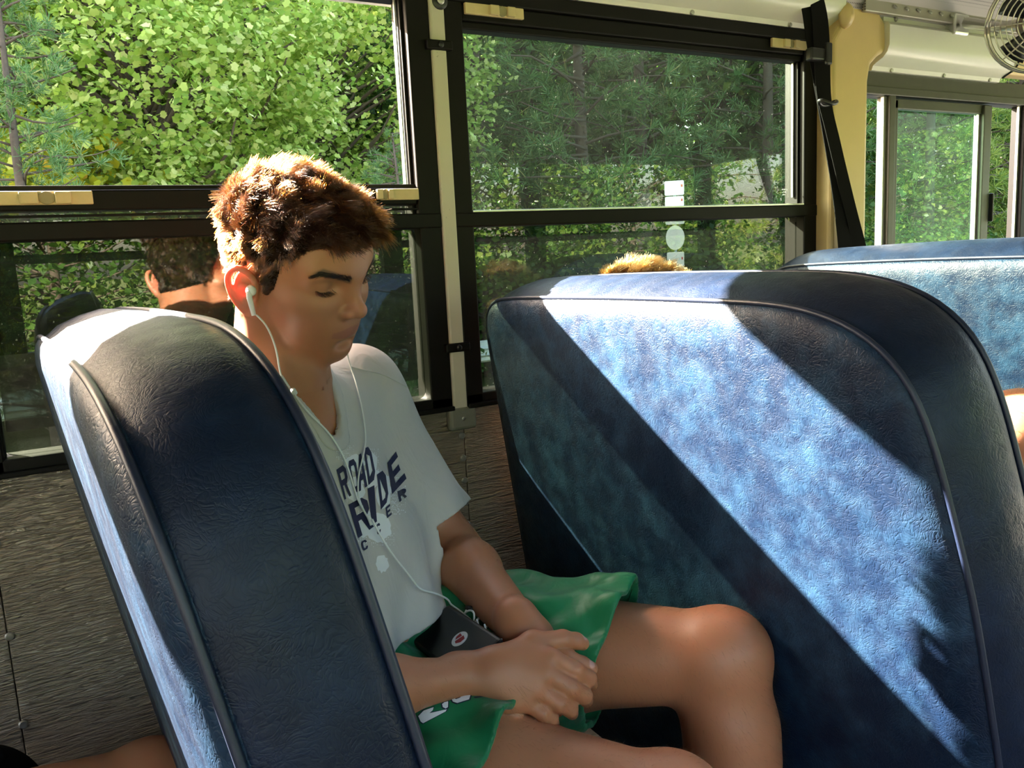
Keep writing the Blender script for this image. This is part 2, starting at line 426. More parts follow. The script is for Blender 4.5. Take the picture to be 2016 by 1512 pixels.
# opposite wall with open windows, front and rear ends: they shape the daylight
wr = empty('wall_right'); tag(wr, 'opposite side wall of the bus with open windows', kind='structure')
MB().box(XB, XF, RY-.05, RY, FL, -.297).build('wall_panel', M['interior'], wr)
MB().box(XB, XF, RY-.05, RY, .46, .62).build('wall_panel', M['interior'], wr)
for px_ in (-3.4, -2.59, -1.77, -.95, -.10, .70, 1.52, 2.34): MB().box(px_-.05, px_+.05, RY-.05, RY, -.297, .46).build('pillar', M['black'], wr)
MB().box(XB, XF, RY-.045, RY-.01, .05, .085).build('mid_rail', M['black'], wr)
wf = empty('wall_front'); tag(wf, 'front end of the bus around the windscreen', kind='structure')
MB().box(XF, XF+.05, RY-.05, WY+.05, FL, -.35).build('wall_panel', M['interior'], wf)
MB().box(XF, XF+.05, RY-.05, WY+.05, .45, .85).build('wall_panel', M['interior'], wf)
for yy in (RY, .3, WY): MB().box(XF, XF+.05, yy-.05, yy+.05, -.35, .45).build('pillar', M['black'], wf)
wb = empty('wall_back'); tag(wb, 'rear end of the bus with its windows', kind='structure')
MB().box(XB-.05, XB, RY-.05, WY+.05, FL, -.1).build('wall_panel', M['interior'], wb)
MB().box(XB-.05, XB, RY-.05, WY+.05, .40, .85).build('wall_panel', M['interior'], wb)
for yy in (RY, -.1, .7, WY): MB().box(XB-.05, XB, yy-.06, yy+.06, -.1, .40).build('pillar', M['black'], wb)

# ------------------------------------------------------------------ bench seats
def spline(pts, n):
    """Catmull-Rom through 2-D/3-D points, resampled by arc length"""
    p = np.array(pts, float); q = np.vstack([2*p[0]-p[1], p, 2*p[-1]-p[-2]]); out = []
    for i in range(1, len(q)-2):
        for t in np.linspace(0, 1, 16, endpoint=False):
            a, b, c, d = q[i-1], q[i], q[i+1], q[i+2]
            out.append(.5*((2*b) + (c-a)*t + (2*a-5*b+4*c-d)*t*t + (3*b-a-3*c+d)*t**3))
    out.append(p[-1]); out = np.array(out)
    L = np.r_[0, np.cumsum(np.linalg.norm(np.diff(out, axis=0), axis=1))]
    return np.stack([np.interp(np.linspace(0, L[-1], n), L, out[:, k]) for k in range(p.shape[1])], 1)

OUT = [(.420, -.92), (.430, -.70), (.437, -.60), (.446, -.50), (.460, -.38), (.478, -.285), (.497, -.205), (.519, -.152), (.550, -.117), (.590, -.094), (.64, -.080), (.70, -.0735), (.80, -.072), (1.0, -.073), (1.2, -.077), (1.31, -.081), (1.365, -.088), (1.398, -.106), (1.414, -.135), (1.42, -.18), (1.42, -.40), (1.42, -.92)]
def bench(xr, yaw, dz, lean, label, T=.112):
    root = empty('bench_seat', (xr, 1.35, FL), yaw); tag(root, label, 'bus seat', 'navy vinyl bench seats')
    ol = spline(np.array(OUT)*.95, 150) + (0, dz)
    tn = np.gradient(ol, axis=0); tn /= np.linalg.norm(tn, axis=1)[:, None]
    nr = np.stack([tn[:, 1], -tn[:, 0]], 1)                      # inward
    if (nr[75] @ (np.array([.95, -.4]) - ol[75])) < 0: nr = -nr
    def P(d, x, lift=0.0, taper=1.0):
        q = ol + nr * d
        z = q[:, 1] + lift
        xx = x + lean * (-.068 + dz - q[:, 1])
        return [(a, b - 1.35, c - FL) for a, b, c in zip(xx, q[:, 0], z)]
    LIFT = .028
    def panel(name, x0, sgn, lift, mat):
        rings = [P(d, x0 + sgn*b, lift) for d, b in ((0.001, -.006), (.004, .001), (.010, .006), (.020, .010), (.034, .013))]
        last = np.array(rings[-1]); c = (last[0] + last[-1]) / 2
        for k in (.95, .9, .8, .7, .55, .4, .25, .12, .001):
            rings.append([tuple(c + (q - c) * k + np.array((sgn*.005*min(1, (1-k)*6), 0, 0))) for q in last])
        mb = MB().loft(rings, False)
        return mb.build(name, M[mat], root, True)
    panel('rear_panel', 0.0, -1, 0, 'vinyl')
    panel('front_panel', T, 1, LIFT, 'vinyl')
    g = [P(.004, .002), P(-.002, .012), P(-.007, T*.26, LIFT*.2), P(-.009, T*.52, LIFT*.5), P(-.007, T*.77, LIFT*.8), P(-.002, T-.010, LIFT*.95), P(.004, T, LIFT)]
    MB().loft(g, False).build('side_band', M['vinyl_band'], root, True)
    MB().tube(P(.001, .001), .0034, 8).build('piping', M['piping'], root, True)
    MB().tube(P(.001, T, LIFT), .0034, 8).build('piping', M['piping'], root, True)
    # cushion, its frame and legs
    cx0, cx1, cz = T + .06, T + .50, .40
    cp = []
    for x, z in ((cx0, cz-.11), (cx0, cz-.03), (cx0+.02, cz-.004), (cx0+.1, cz), (cx1-.10, cz), (cx1-.03, cz-.012), (cx1-.004, cz-.045), (cx1, cz-.085), (cx1-.015, cz-.11)): cp.append((x, z))
    rings = []
    for y, s in ((-.935, .90), (-.925, .97), (-.905, 1.0), (-.05, 1.0), (-.02, .97), (-.01, .9)):
        rings.append([(x, y, cz-.055 + (z-cz+.055)*s) for x, z in cp])
    MB().loft(rings, True, True, True).build('seat_cushion', M['vinyl'], root, True, angle=60)
    MB().box(cx0, cx1-.03, -.92, -.02, cz-.135, cz-.11).build('seat_frame', M['black'], root, bevel=.004)
    for y in (-.86,):
        MB().tube([(cx0+.02, y, cz-.12), (cx0+.01, y, .0)], .016, 10).build('leg', M['black'], root, True)
        MB().tube([(cx1-.08, y, cz-.12), (cx1-.05, y, .0)], .016, 10).build('leg', M['black'], root, True)
    return root
bench(-.008, math.radians(2.5), 0, .175, 'navy vinyl bench seat whose back rises behind the seated person in white shirt', .097)
bench(.705, 0, 0, .13, 'navy vinyl bench seat with a diagonal band of sunlight across its back')
bench(1.42, 0, .02, .13, 'navy vinyl bench seat in front, partly hidden behind the sunlit seat')

# ------------------------------------------------------------------ outdoors
GZ = -2.05          # road level outside
def ground_mat():
    t = NT('roadside_grass'); v = t.coord()
    c = t.mix(t.noise(v, .6, 6, .7), (.07, .11, .02), (.16, .17, .05))
    t.link(t.mix(t.noise(v, 9, 5, .7), c, (.10, .15, .03)), t.p.inputs['Base Color']); t.set(Roughness=.9)
    t.link(t.bump(t.noise(v, 25, 4), .8, .05), t.p.inputs['Normal'])
    return t.m
g = MB(); xs = np.linspace(-40, 70, 45); ys = np.linspace(-45, 60, 43)
hz = lambda x, y: GZ + (max(0, abs(y-.3)-12) * .05) + .12*math.sin(x*.7)*math.sin(y*.5)
vv = [(x, y, hz(x, y)) for y in ys for x in xs]; n = len(xs)
g.add(vv, [(j*n+i, j*n+i+1, (j+1)*n+i+1, (j+1)*n+i) for j in range(len(ys)-1) for i in range(n-1)])
tag(g.build('ground', ground_mat(), None, True), 'grassy roadside outside the bus', kind='structure')
tag(MB().box(-40, 70, -8, 7.6, GZ-.2, GZ+.14).build('road', plain('asphalt', (.07, .07, .07), .8, 0, .3, 8, .3)), 'grey asphalt road beside the bus', kind='structure')

def leaf_mat(name, stops, trans=.55):
    t = NT(name); t.n.remove(t.p)
    ge = t.new('NewGeometry')
    c = t.ramp(ge.outputs['Random Per Island'], stops)
    d = t.new('BsdfPrincipled'); d.inputs['Roughness'].default_value = .45; t.link(c, d.inputs['Base Color'])
    tr = t.new('BsdfTranslucent'); t.link(c, tr.inputs[0])
    mx = t.new('MixShader'); mx.inputs[0].default_value = trans
    t.link(d.outputs[0], mx.inputs[1]); t.link(tr.outputs[0], mx.inputs[2]); t.link(mx.outputs[0], t.out.inputs[0])
    return t.m
M['maple'] = leaf_mat('maple_leaf', [(0, (.20, .33, .06)), (.45, (.40, .53, .12)), (.8, (.58, .66, .22)), (1, (.72, .73, .36))], .72)
M['maple_y'] = leaf_mat('turning_leaf', [(0, (.30, .38, .04)), (.6, (.52, .50, .04)), (.9, (.68, .55, .04)), (1, (.7, .36, .05))])
M['oak'] = leaf_mat('dark_leaf', [(0, (.04, .11, .02)), (.6, (.09, .19, .03)), (1, (.2, .28, .05))])
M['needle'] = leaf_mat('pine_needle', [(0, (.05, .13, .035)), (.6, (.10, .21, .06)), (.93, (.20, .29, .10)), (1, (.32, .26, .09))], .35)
M['needle_l'] = leaf_mat('painted_sun_pine_needle', [(0, (.10, .18, .03)), (.6, (.22, .32, .05)), (1, (.40, .43, .10))], .4)  # lighter copy of the pine needles, sunlight put into the leaf colour
M['bark'] = plain('bark', (.075, .055, .04), .9, 0, .4, 12, .6)

LEAF = np.array([(0, -.5), (.40, -.30), (.34, -.02), (.52, .22), (0, .62), (-.52, .22), (-.34, -.02), (-.40, -.30)])
def leaf_cloud(centres, per, spread, size, r, simple=False, droop=.5):
    """numpy leaf blades scattered around branch tips -> (verts, faces)"""
    nC = len(centres); N = nC * per
    c = np.repeat(centres, per, 0) + r.normal(0, 1, (N, 3)) * spread * np.array([1, 1, .7])
    nrm = r.normal(0, 1, (N, 3)); nrm[:, 2] = np.abs(nrm[:, 2]) + .5; nrm /= np.linalg.norm(nrm, axis=1)[:, None]
    d = r.normal(0, 1, (N, 3)); d[:, 2] -= droop; d -= nrm * (d * nrm).sum(1)[:, None]; d /= np.linalg.norm(d, axis=1)[:, None]
    s = np.cross(d, nrm); sz = size * r.uniform(.6, 1.25, N)
    L = np.array([(0, -.5), (.45, 0), (0, .6), (-.45, 0)]) if simple else LEAF
    k = len(L)
    v = c[:, None, :] + sz[:, None, None] * (L[None, :, 0:1] * s[:, None, :] + L[None, :, 1:2] * d[:, None, :] + (np.abs(L[None, :, 0:1]) * .25) * nrm[:, None, :])
    return v.reshape(-1, 3), np.arange(N*k).reshape(N, k)

def limb(mb, a, b, r0, r1, r, bend=.12, n=6):
    a = np.array(a, float); b = np.array(b, float); L = np.linalg.norm(b-a)
    off = r.normal(0, 1, 3) * L * bend; pts = [a + (b-a)*t + off*math.sin(math.pi*t) for t in np.linspace(0, 1, n)]
    mb.tube(pts, list(np.linspace(r0, r1, n)), 7)

def broadleaf(name, seed, h, cr, n_tip, per, size, mat, simple=False, base=.25, spread=.32, column=False):
    r = np.random.default_rng(seed); root = empty(name)
    tips = []
    for i in range(n_tip):
        u = r.normal(0, 1, 3); u /= np.linalg.norm(u); q = r.uniform(.35, 1) ** .5
        tips.append((u[0]*cr*q, u[1]*cr*q, h*(base + (1-base)/2) + u[2]*q*h*(1-base)/2))
    tips = np.array(tips)
    if column:
        zc_ = r.uniform(.02, .98, n_tip); tips[:, 2] = h*zc_; k_ = cr*(1.05 - .55*zc_)*r.uniform(.3, 1, n_tip)**.5; a_ = r.uniform(0, 6.283, n_tip); tips[:, 0] = k_*np.cos(a_); tips[:, 1] = k_*np.sin(a_)
    tr = MB(); limb(tr, (0, 0, -.3), (r.normal(0, .2), r.normal(0, .2), h*.8), .05+h*.012, .03, r, .03, 9)
    for i in range(0, n_tip, 3): limb(tr, (0, 0, min(h*.75, tips[i][2]*.72)), tips[i], .035, .008, r)
    tr.build('trunk', M['bark'], root, True)
    v, f = leaf_cloud(tips, per, spread, size, r, simple)
    o = npmesh('foliage', v, f, M[mat], root); o['kind'] = 'stuff'
    return root

def pine(name, seed, h, cr, mat='needle', n_br=70, tuft=26, base=.18, nl=.22):
    r = np.random.default_rng(seed); root = empty(name)
    tr = MB(); limb(tr, (0, 0, -.3), (0, 0, h), .05+h*.012, .03, r, .01, 9)
    C = []; D = []
    for i in range(n_br):
        z = h*(base + (1-base)*(i+.5)/n_br); L = cr*(1-.75*((z/h-base)/(1-base)))*r.uniform(.6, 1.1)
        a = r.uniform(0, 2*math.pi); e = np.array((math.cos(a)*L, math.sin(a)*L, z + L*r.uniform(-.05, .35)))
        limb(tr, (0, 0, z), e, .03, .008, r, .08, 5)
        for k in range(max(3, int(L*5))):
            t = r.uniform(.3, 1.0); p = np.array((0, 0, z))*(1-t) + e*t + r.normal(0, .16, 3)*(.4+L*.25)
            C.append(p); dd = e - (0, 0, z); dd = dd/np.linalg.norm(dd)*.8 + (0, 0, .5); D.append(dd)
    tr.build('trunk', M['bark'], root, True)
    C = np.array(C); D = np.array(D); N = len(C)*tuft
    c = np.repeat(C, tuft, 0); d = np.repeat(D, tuft, 0)*.7 + r.normal(0, .75, (N, 3)); d /= np.linalg.norm(d, axis=1)[:, None]
    s = np.cross(d, r.normal(0, 1, (N, 3))); s /= np.linalg.norm(s, axis=1)[:, None]
    L = nl * r.uniform(.7, 1.2, N)[:, None]; wd = .011
    b = c + r.normal(0, .02, (N, 3))
    v = np.stack([b - s*wd*.6, b + s*wd*.6, b + d*L + s*wd*.5, b + d*L - s*wd*.5], 1).reshape(-1, 3)
    o = npmesh('needles', v, np.arange(N*4).reshape(N, 4), M[mat], root); o['kind'] = 'stuff'
    return root

def plant(src, x, y, s=1.0, rz=0.0, label='', cat='tree', group='trees beyond the guard rail', first=False, z=None):
    if first: o = src
    else:
        o = src.copy(); COL.objects.link(o)
        for ch in src.children:
            c = ch.copy(); COL.objects.link(c); c.parent = o
    o.location = (x, y, hz(x, y) - .05 if z is None else z); o.rotation_euler = (0, 0, rz); o.scale = (s, s, s)
    tag(o, label, cat, group); return o
mapleA = broadleaf('maple_tree', 11, 8.0, 2.7, 340, 135, .086, 'maple', spread=.22)
mapleB = broadleaf('maple_tree', 12, 9.0, 3.0, 330, 120, .095, 'maple', base=.12, spread=.24)
yel = broadleaf('turning_shrub', 13, 3.3, 1.0, 70, 55, .12, 'maple_y', base=.1, spread=.22)
dark = broadleaf('leafy_tree', 14, 10.0, 4.2, 330, 55, .20, 'oak', True, base=.05, spread=.5, column=True)
shrub = broadleaf('roadside_shrub', 17, 2.2, 1.6, 120, 50, .11, 'oak', True, base=.02, spread=.25)
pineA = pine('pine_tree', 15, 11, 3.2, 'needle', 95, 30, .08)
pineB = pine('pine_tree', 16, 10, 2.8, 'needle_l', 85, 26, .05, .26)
T_ = 'trees beyond the guard rail'
plant(mapleA, 1.6, 12.6, 1.0, .3, 'light green maple tree filling the open window above the person', first=True)
plant(mapleB, 4.6, 14.6, 1.0, 1.2, 'light green maple tree at the upper right of the open window', first=True)
plant(mapleA, -1.2, 15.0, 1.1, 2.2, 'green maple tree at the far left of the open window')
plant(yel, .30, 11.8, 1.15, 0, 'yellow turning shrub low in the open window', first=True)
plant(yel, 1.15, 12.2, .9, 2.0, 'yellow green shrub beside the brightest yellow one')
plant(pineA, .05, 9.7, .48, .5, 'pine tree with long needles at the left edge of the open window', first=True)
plant(pineA, 3.95, 9.6, .33, 1.9, 'pine tree at the right edge of the open window behind the pillar')
for i, (x, y, s_, a, lb) in enumerate([(7.4, 14.2, 1.0, 2.7, 'tall dark pine tree at the left of the closed window'), (9.6, 13.6, 1.0, 4.0, 'tall dark pine tree left of the grey road sign'),
        (12.0, 14.6, 1.05, 5.1, 'tall dark pine tree behind the road signs'), (14.6, 13.8, 1.0, .7, 'tall dark pine tree right of the road signs'), (17.4, 14.6, 1.0, 3.3, 'tall dark pine tree at the right end of the closed window')]):
    plant(pineA, x, y, s_, a, lb)
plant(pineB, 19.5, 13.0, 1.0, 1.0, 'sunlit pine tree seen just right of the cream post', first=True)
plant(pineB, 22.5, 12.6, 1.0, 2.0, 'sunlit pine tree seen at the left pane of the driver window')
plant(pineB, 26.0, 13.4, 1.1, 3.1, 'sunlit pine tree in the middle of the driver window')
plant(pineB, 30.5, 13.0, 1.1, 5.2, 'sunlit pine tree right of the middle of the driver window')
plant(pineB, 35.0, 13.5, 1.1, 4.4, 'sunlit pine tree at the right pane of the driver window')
k_ = 0
for yr, x0, x1, st_ in ((18.5, -7, 46, 4.6), (23.5, -9, 60, 5.2)):
    for x in np.arange(x0, x1, st_):
        plant(dark, x + random.uniform(-.8, .8), yr + random.uniform(-1, 1), random.uniform(.85, 1.1)*(1 if yr < 20 else 1.2), random.uniform(0, 6.2), 'dark leafy tree in the woods behind the roadside trees', group='dark trees of the woods', first=(k_ == 0)); k_ += 1
for i, (x, y, s_, a) in enumerate([(-2.5, 11.8, 1, 0), (2.4, 11.8, .9, 1), (4.2, 12.2, 1.0, 2), (6.5, 12.4, 1, 3), (8.8, 12.2, 1.1, 4), (11.2, 12.4, 1.05, 5), (13.8, 12.4, 1.1, 6), (16.5, 12.2, 1, .5), (19.0, 12.2, 1, 1.5)]):
    plant(shrub, x, y, s_, a, 'dark green shrub growing along the guard rail', 'shrub', 'shrubs along the guard rail', first=(i == 0))
for x in np.arange(-14, 52, 3.6):
    plant(pineB if int(x*10) % 3 else dark, x + random.uniform(-.6, .6), -15.5 + random.uniform(-1.2, 1.2), random.uniform(.75, .95), random.uniform(0, 6.2), 'tree standing across the road behind the camera', group='trees across the road')

# guard rail: corrugated beam on posts
gr = empty('guard_rail', (0, 11.0, GZ)); tag(gr, 'pale galvanised guard rail along the roadside', 'guard rail')
gp = [(-.04, .42), (0, .45), (.0, .50), (.05, .535), (.0, .57), (.0, .60), (.05, .635), (.0, .67), (-.0, .72), (-.04, .75)]
MB().loft([[(x, -y_-.06, z_+.02) for y_, z_ in gp] for x in (-12, 30)], False).build('rail_beam', plain('galvanised', (.80, .86, .88), .5, .0, .05, 6, .05), gr)
for i in range(14): MB().box(-11+i*3-.05, -11+i*3+.05, -.06, .08, -.2, .72).build('rail_post', M['plate'], gr)

# road signs seen from the back
M['sign_back'] = plain('sign_back', (.78, .80, .80), .45, .3, .05, 8, .05)
M['sign_red'] = plain('sign_sticker', (.6, .05, .05), .5, 0, .05, 8, 0)
def ray(px):
    return RC.T @ np.array([(px[0]-1008)/F_PX, (px[1]-756)/F_PX, 1.0])
def at_depth(px, d): return ray(px) * d
D0 = 12.0
base_ = at_depth((1331, 560), D0)
sg = empty('road_sign', (base_[0], base_[1], GZ)); tag(sg, 'cluster of pale road signs seen from behind on one post', 'road sign')
ang = math.atan2(base_[1], base_[0]) - math.pi/2
sg.rotation_euler = (0, 0, ang)
k = D0 / F_PX
def zz(y): return at_depth((1331, y), D0)[2] - GZ
MB().tube([(0, .03, -.2), (0, .03, zz(358))], .022, 8).build('sign_post', plain('steel_post', (.36, .42, .45), .4, .6, .1, 10, 0), sg, True)
for (y0, y1, wpx, circ) in ((358, 386, 37, 0), (388, 410, 36, 0), (410, 442, 36, 0), (444, 492, 36, 1), (496, 529, 33, 0)):
    z0, z1 = zz(y1), zz(y0); ww = wpx*k/2
    if circ: P = [(ww*math.cos(q), (z0+z1)/2 + (z1-z0)/2*math.sin(q)) for q in np.linspace(0, 2*math.pi, 28, endpoint=False)]
    else:
        P = []; rr = .02
        for cx, cz, a in ((ww-rr, z1-rr, 0), (-ww+rr, z1-rr, 90), (-ww+rr, z0+rr, 180), (ww-rr, z0+rr, 270)):
            for q in range(4): P.append((cx + rr*math.cos(math.radians(a+30*q)), cz + rr*math.sin(math.radians(a+30*q))))
    b = MB().prism(P, 1, -.004, .004).build('sign_panel', M['sign_back'], sg)
    if not circ and y0 != 410: MB().box(ww*.68, ww*.86, -.006, -.004, (z0+z1)/2+.01, (z0+z1)/2+.045).build('inspection_sticker', M['sign_red'], b)
b2 = at_depth((1272, 560), 15.0)
s2 = empty('road_sign', (b2[0], b2[1], GZ), ang); tag(s2, 'grey rectangular road sign on a thin post beside the pale cluster', 'road sign')
k2 = 15/F_PX
z2 = lambda y: at_depth((1272, y), 15.0)[2] - GZ
MB().tube([(0, .02, -.2), (0, .02, z2(385))], .02, 8).build('sign_post', M['plate'], s2, True)
for y0, y1 in ((382, 432), (440, 490)):
    MB().box(-14*k2, 14*k2, -.004, .004, z2(y1), z2(y0)).build('sign_panel', M['grey_frame'], s2, bevel=.01)

# ------------------------------------------------------------------ implicit-surface modelling (people and clothes)
f32 = np.float32
def px3(px, d):
    """point at forward distance d (metres) on the sight line of a photo pixel"""
    r_ = RC.T @ np.array([(px[0]-1008)/F_PX, (px[1]-756)/F_PX, 1.0]); return r_ * d
def unit(v): v = np.asarray(v, float); return v / (np.linalg.norm(v) + 1e-12)

def cone(a, b, r1, r2=None, k=.01, sub=False, flat=None):
    """tapered capsule; flat=(dir, factor) squashes it along a direction"""
    a = np.asarray(a, float); b = np.asarray(b, float); r2 = r1 if r2 is None else r2; ab = b - a; L2 = ab @ ab + 1e-12
    R = max(r1, r2) * (1.0 if flat is None else 1.0) + k
    lo = np.minimum(a, b) - R - .012; hi = np.maximum(a, b) + R + .012
    def fn(X, Y, Z):
        x, y, z = X - f32(a[0]), Y - f32(a[1]), Z - f32(a[2])
        t = np.clip((x*f32(ab[0]) + y*f32(ab[1]) + z*f32(ab[2])) / f32(L2), 0, 1)
        x = x - t*f32(ab[0]); y = y - t*f32(ab[1]); z = z - t*f32(ab[2])
        d2 = x*x + y*y + z*z
        if flat is not None:
            n, q = unit(flat[0]), flat[1]; s = x*f32(n[0]) + y*f32(n[1]) + z*f32(n[2]); d2 = d2 + s*s*f32(1/(q*q) - 1)
        return np.sqrt(d2) - (f32(r1) + f32(r2 - r1)*t)
    return (lo, hi, fn, k, sub)
def ell(c, r, A=None, k=.01, sub=False):
    """ellipsoid with axes = columns of A"""
    c = np.asarray(c, float); r = np.asarray(r, float); A = np.eye(3) if A is None else np.asarray(A, float)
    ext = np.sqrt(((A * r) ** 2).sum(1)) + k + .012
    B = A.T
    def fn(X, Y, Z):
        x, y, z = X - f32(c[0]), Y - f32(c[1]), Z - f32(c[2])
        u = [x*f32(B[i, 0]) + y*f32(B[i, 1]) + z*f32(B[i, 2]) for i in range(3)]
        k0 = np.sqrt(sum((u[i]/f32(r[i]))**2 for i in range(3))); k1 = np.sqrt(sum((u[i]/f32(r[i]**2))**2 for i in range(3))) + f32(1e-6)
        return k0 * (k0 - 1) / k1
    return (c - ext, c + ext, fn, k, sub)

class Block:
    def __init__(s, lo, hi, h):
        s.lo = np.array(lo, float); s.h = h
        s.n = np.ceil((np.array(hi) - s.lo) / h).astype(int) + 1
        s.ax = [(s.lo[i] + h*np.arange(s.n[i])).astype(f32) for i in range(3)]
        s.F = np.full(s.n, .06, f32)
    def sl(s, lo, hi):
        a = np.clip(np.floor((np.asarray(lo) - s.lo)/s.h).astype(int), 0, s.n); b = np.clip(np.ceil((np.asarray(hi) - s.lo)/s.h).astype(int) + 1, 0, s.n)
        return None if (b <= a).any() else tuple(slice(p, q) for p, q in zip(a, b))
    def grid(s, sl): return s.ax[0][sl[0]][:, None, None], s.ax[1][sl[1]][None, :, None], s.ax[2][sl[2]][None, None, :]
    def group(s, prims, kg=0.0):
        """prims blended with their own k, then the whole joined to the field with kg"""
        lo = np.min([p[0] for p in prims], 0) - .02; hi = np.max([p[1] for p in prims], 0) + .02
        sl = s.sl(lo, hi)
        if sl is None: return s
        G = np.full([q.stop - q.start for q in sl], .06, f32); off = [q.start for q in sl]
        for plo, phi, fn, k, sub in prims:
            q = s.sl(plo, phi)
            if q is None: continue
            q = tuple(slice(max(a.start, b.start), min(a.stop, b.stop)) for a, b in zip(q, sl))
            if any(a.stop <= a.start for a in q): continue
            d = fn(*s.grid(q)); loc = tuple(slice(a.start - o, a.stop - o) for a, o in zip(q, off)); g = G[loc]
            if sub:
                d = -d
                if k > 0: hh = np.maximum(f32(k) - np.abs(g - d), 0); G[loc] = np.maximum(g, d) + hh*hh*f32(.25/k)
                else: G[loc] = np.maximum(g, d)
            elif k > 0: hh = np.maximum(f32(k) - np.abs(g - d), 0); G[loc] = np.minimum(g, d) - hh*hh*f32(.25/k)
            else: G[loc] = np.minimum(g, d)
        g = s.F[sl]
        if kg > 0: hh = np.maximum(f32(kg) - np.abs(g - G), 0); s.F[sl] = np.minimum(g, G) - hh*hh*f32(.25/kg)
        else: s.F[sl] = np.minimum(g, G)
        return s
    def mesh(s):
        """naive surface nets -> verts, quads"""
        F = s.F; I = F < 0
        c = np.zeros(np.array(F.shape) - 1, np.int8)
        cor = [(i, j, k) for i in (0, 1) for j in (0, 1) for k in (0, 1)]
        n0, n1, n2 = F.shape
        for i, j, k in cor: c += I[i:n0-1+i, j:n1-1+j, k:n2-1+k]
        idx = np.argwhere((c > 0) & (c < 8)); N = len(idx)
        if N == 0: return np.zeros((0, 3)), np.zeros((0, 4), int)
        vid = np.full(c.shape, -1, np.int32); vid[tuple(idx.T)] = np.arange(N)
        val = {q: F[idx[:, 0]+q[0], idx[:, 1]+q[1], idx[:, 2]+q[2]] for q in cor}
        acc = np.zeros((N, 3), f32); cnt = np.zeros(N, f32)
        for q in cor:
            for ax in range(3):
                if q[ax]: continue
                e = list(q); e[ax] = 1; a, b = val[q], val[tuple(e)]
                m_ = (a < 0) != (b < 0); t = np.where(m_, a / np.where(m_, a - b, 1), 0)
                p = np.array(q, f32)[None].repeat(N, 0); p[:, ax] = t
                acc += p * m_[:, None]; cnt += m_
        V = s.lo + (idx + acc / cnt[:, None]) * s.h
        Q = []
        for ax in range(3):
            u, w_ = (ax+1) % 3, (ax+2) % 3
            sl0 = [slice(1, F.shape[i]-1) for i in range(3)]; sl1 = list(sl0); sl0[ax] = slice(0, F.shape[ax]-1); sl1[ax] = slice(1, F.shape[ax])
            A, B = I[tuple(sl0)], I[tuple(sl1)]
            e = np.argwhere(A != B); o = np.array([1, 1, 1]); o[ax] = 0; e = e + o
            fl = A[tuple((e - o).T)]
            def cell(du, dw):
                q = e.copy(); q[:, u] -= du; q[:, w_] -= dw; return vid[tuple(q.T)]
            f = np.stack([cell(1, 1), cell(0, 1), cell(0, 0), cell(1, 0)], 1); f[~fl] = f[~fl][:, ::-1]
            Q.append(f)
        return V, np.vstack(Q)
def weld_merge(parts):
    """several (verts, quads) -> one, dropping unused verts"""
    V = []; Q = []; b = 0
    for v, q in parts:
        u, inv = np.unique(q.ravel(), return_inverse=True)
        V.append(v[u]); Q.append(inv.reshape(-1, 4) + b); b += len(u)
    return np.vstack(V), np.vstack(Q)
def rotm(yaw, pitch, roll):
    cy_, sy_, cp_, sp_, cr_, sr_ = math.cos(yaw), math.sin(yaw), math.cos(pitch), math.sin(pitch), math.cos(roll), math.sin(roll)
    return np.array([[cy_, -sy_, 0], [sy_, cy_, 0], [0, 0, 1]]) @ np.array([[cp_, 0, sp_], [0, 1, 0], [-sp_, 0, cp_]]) @ np.array([[1, 0, 0], [0, cr_, -sr_], [0, sr_, cr_]])

# ------------------------------------------------------------------ the seated person
HS = .96
HR = rotm(math.radians(-55.5), math.radians(21.0), math.radians(10.8)); HP = np.array([.305, 1.126, -.023]) * HS
def h2w(p): return (np.asarray(p) * HS) @ HR.T + HP
def w2h(p): return (np.asarray(p) - HP) @ HR / HS
FWD = unit((.57, -.82, 0)); LAT = unit((.82, .57, 0))          # chest facing, towards own left
BODY_AX = np.stack([FWD, LAT, (0, 0, 1)], 1)
NECK = np.array([.262, 1.085, -.175]); PELV = np.array([.315, 1.02, -.60])
LSH = NECK + LAT*.165 + (0, 0, -.022); RSH = NECK - LAT*.150 + (.03, -.0, -.030)
LEL = px3((893, 1085), 1.235); LWR = px3((1030, 1243), 1.025)
REL = np.array([.235, .80, -.450]); RWR = px3((935, 1328), .950)
LHIP = np.array([.420, 1.105, -.575]); LKN = px3((1428, 1294), 1.03); LAN = np.array([.67, .66, -.95]); 
RHIP = np.array([.255, .94, -.605]); RKN = px3((1330, 1602), .87); RAN = np.array([.60, .56, -.98])

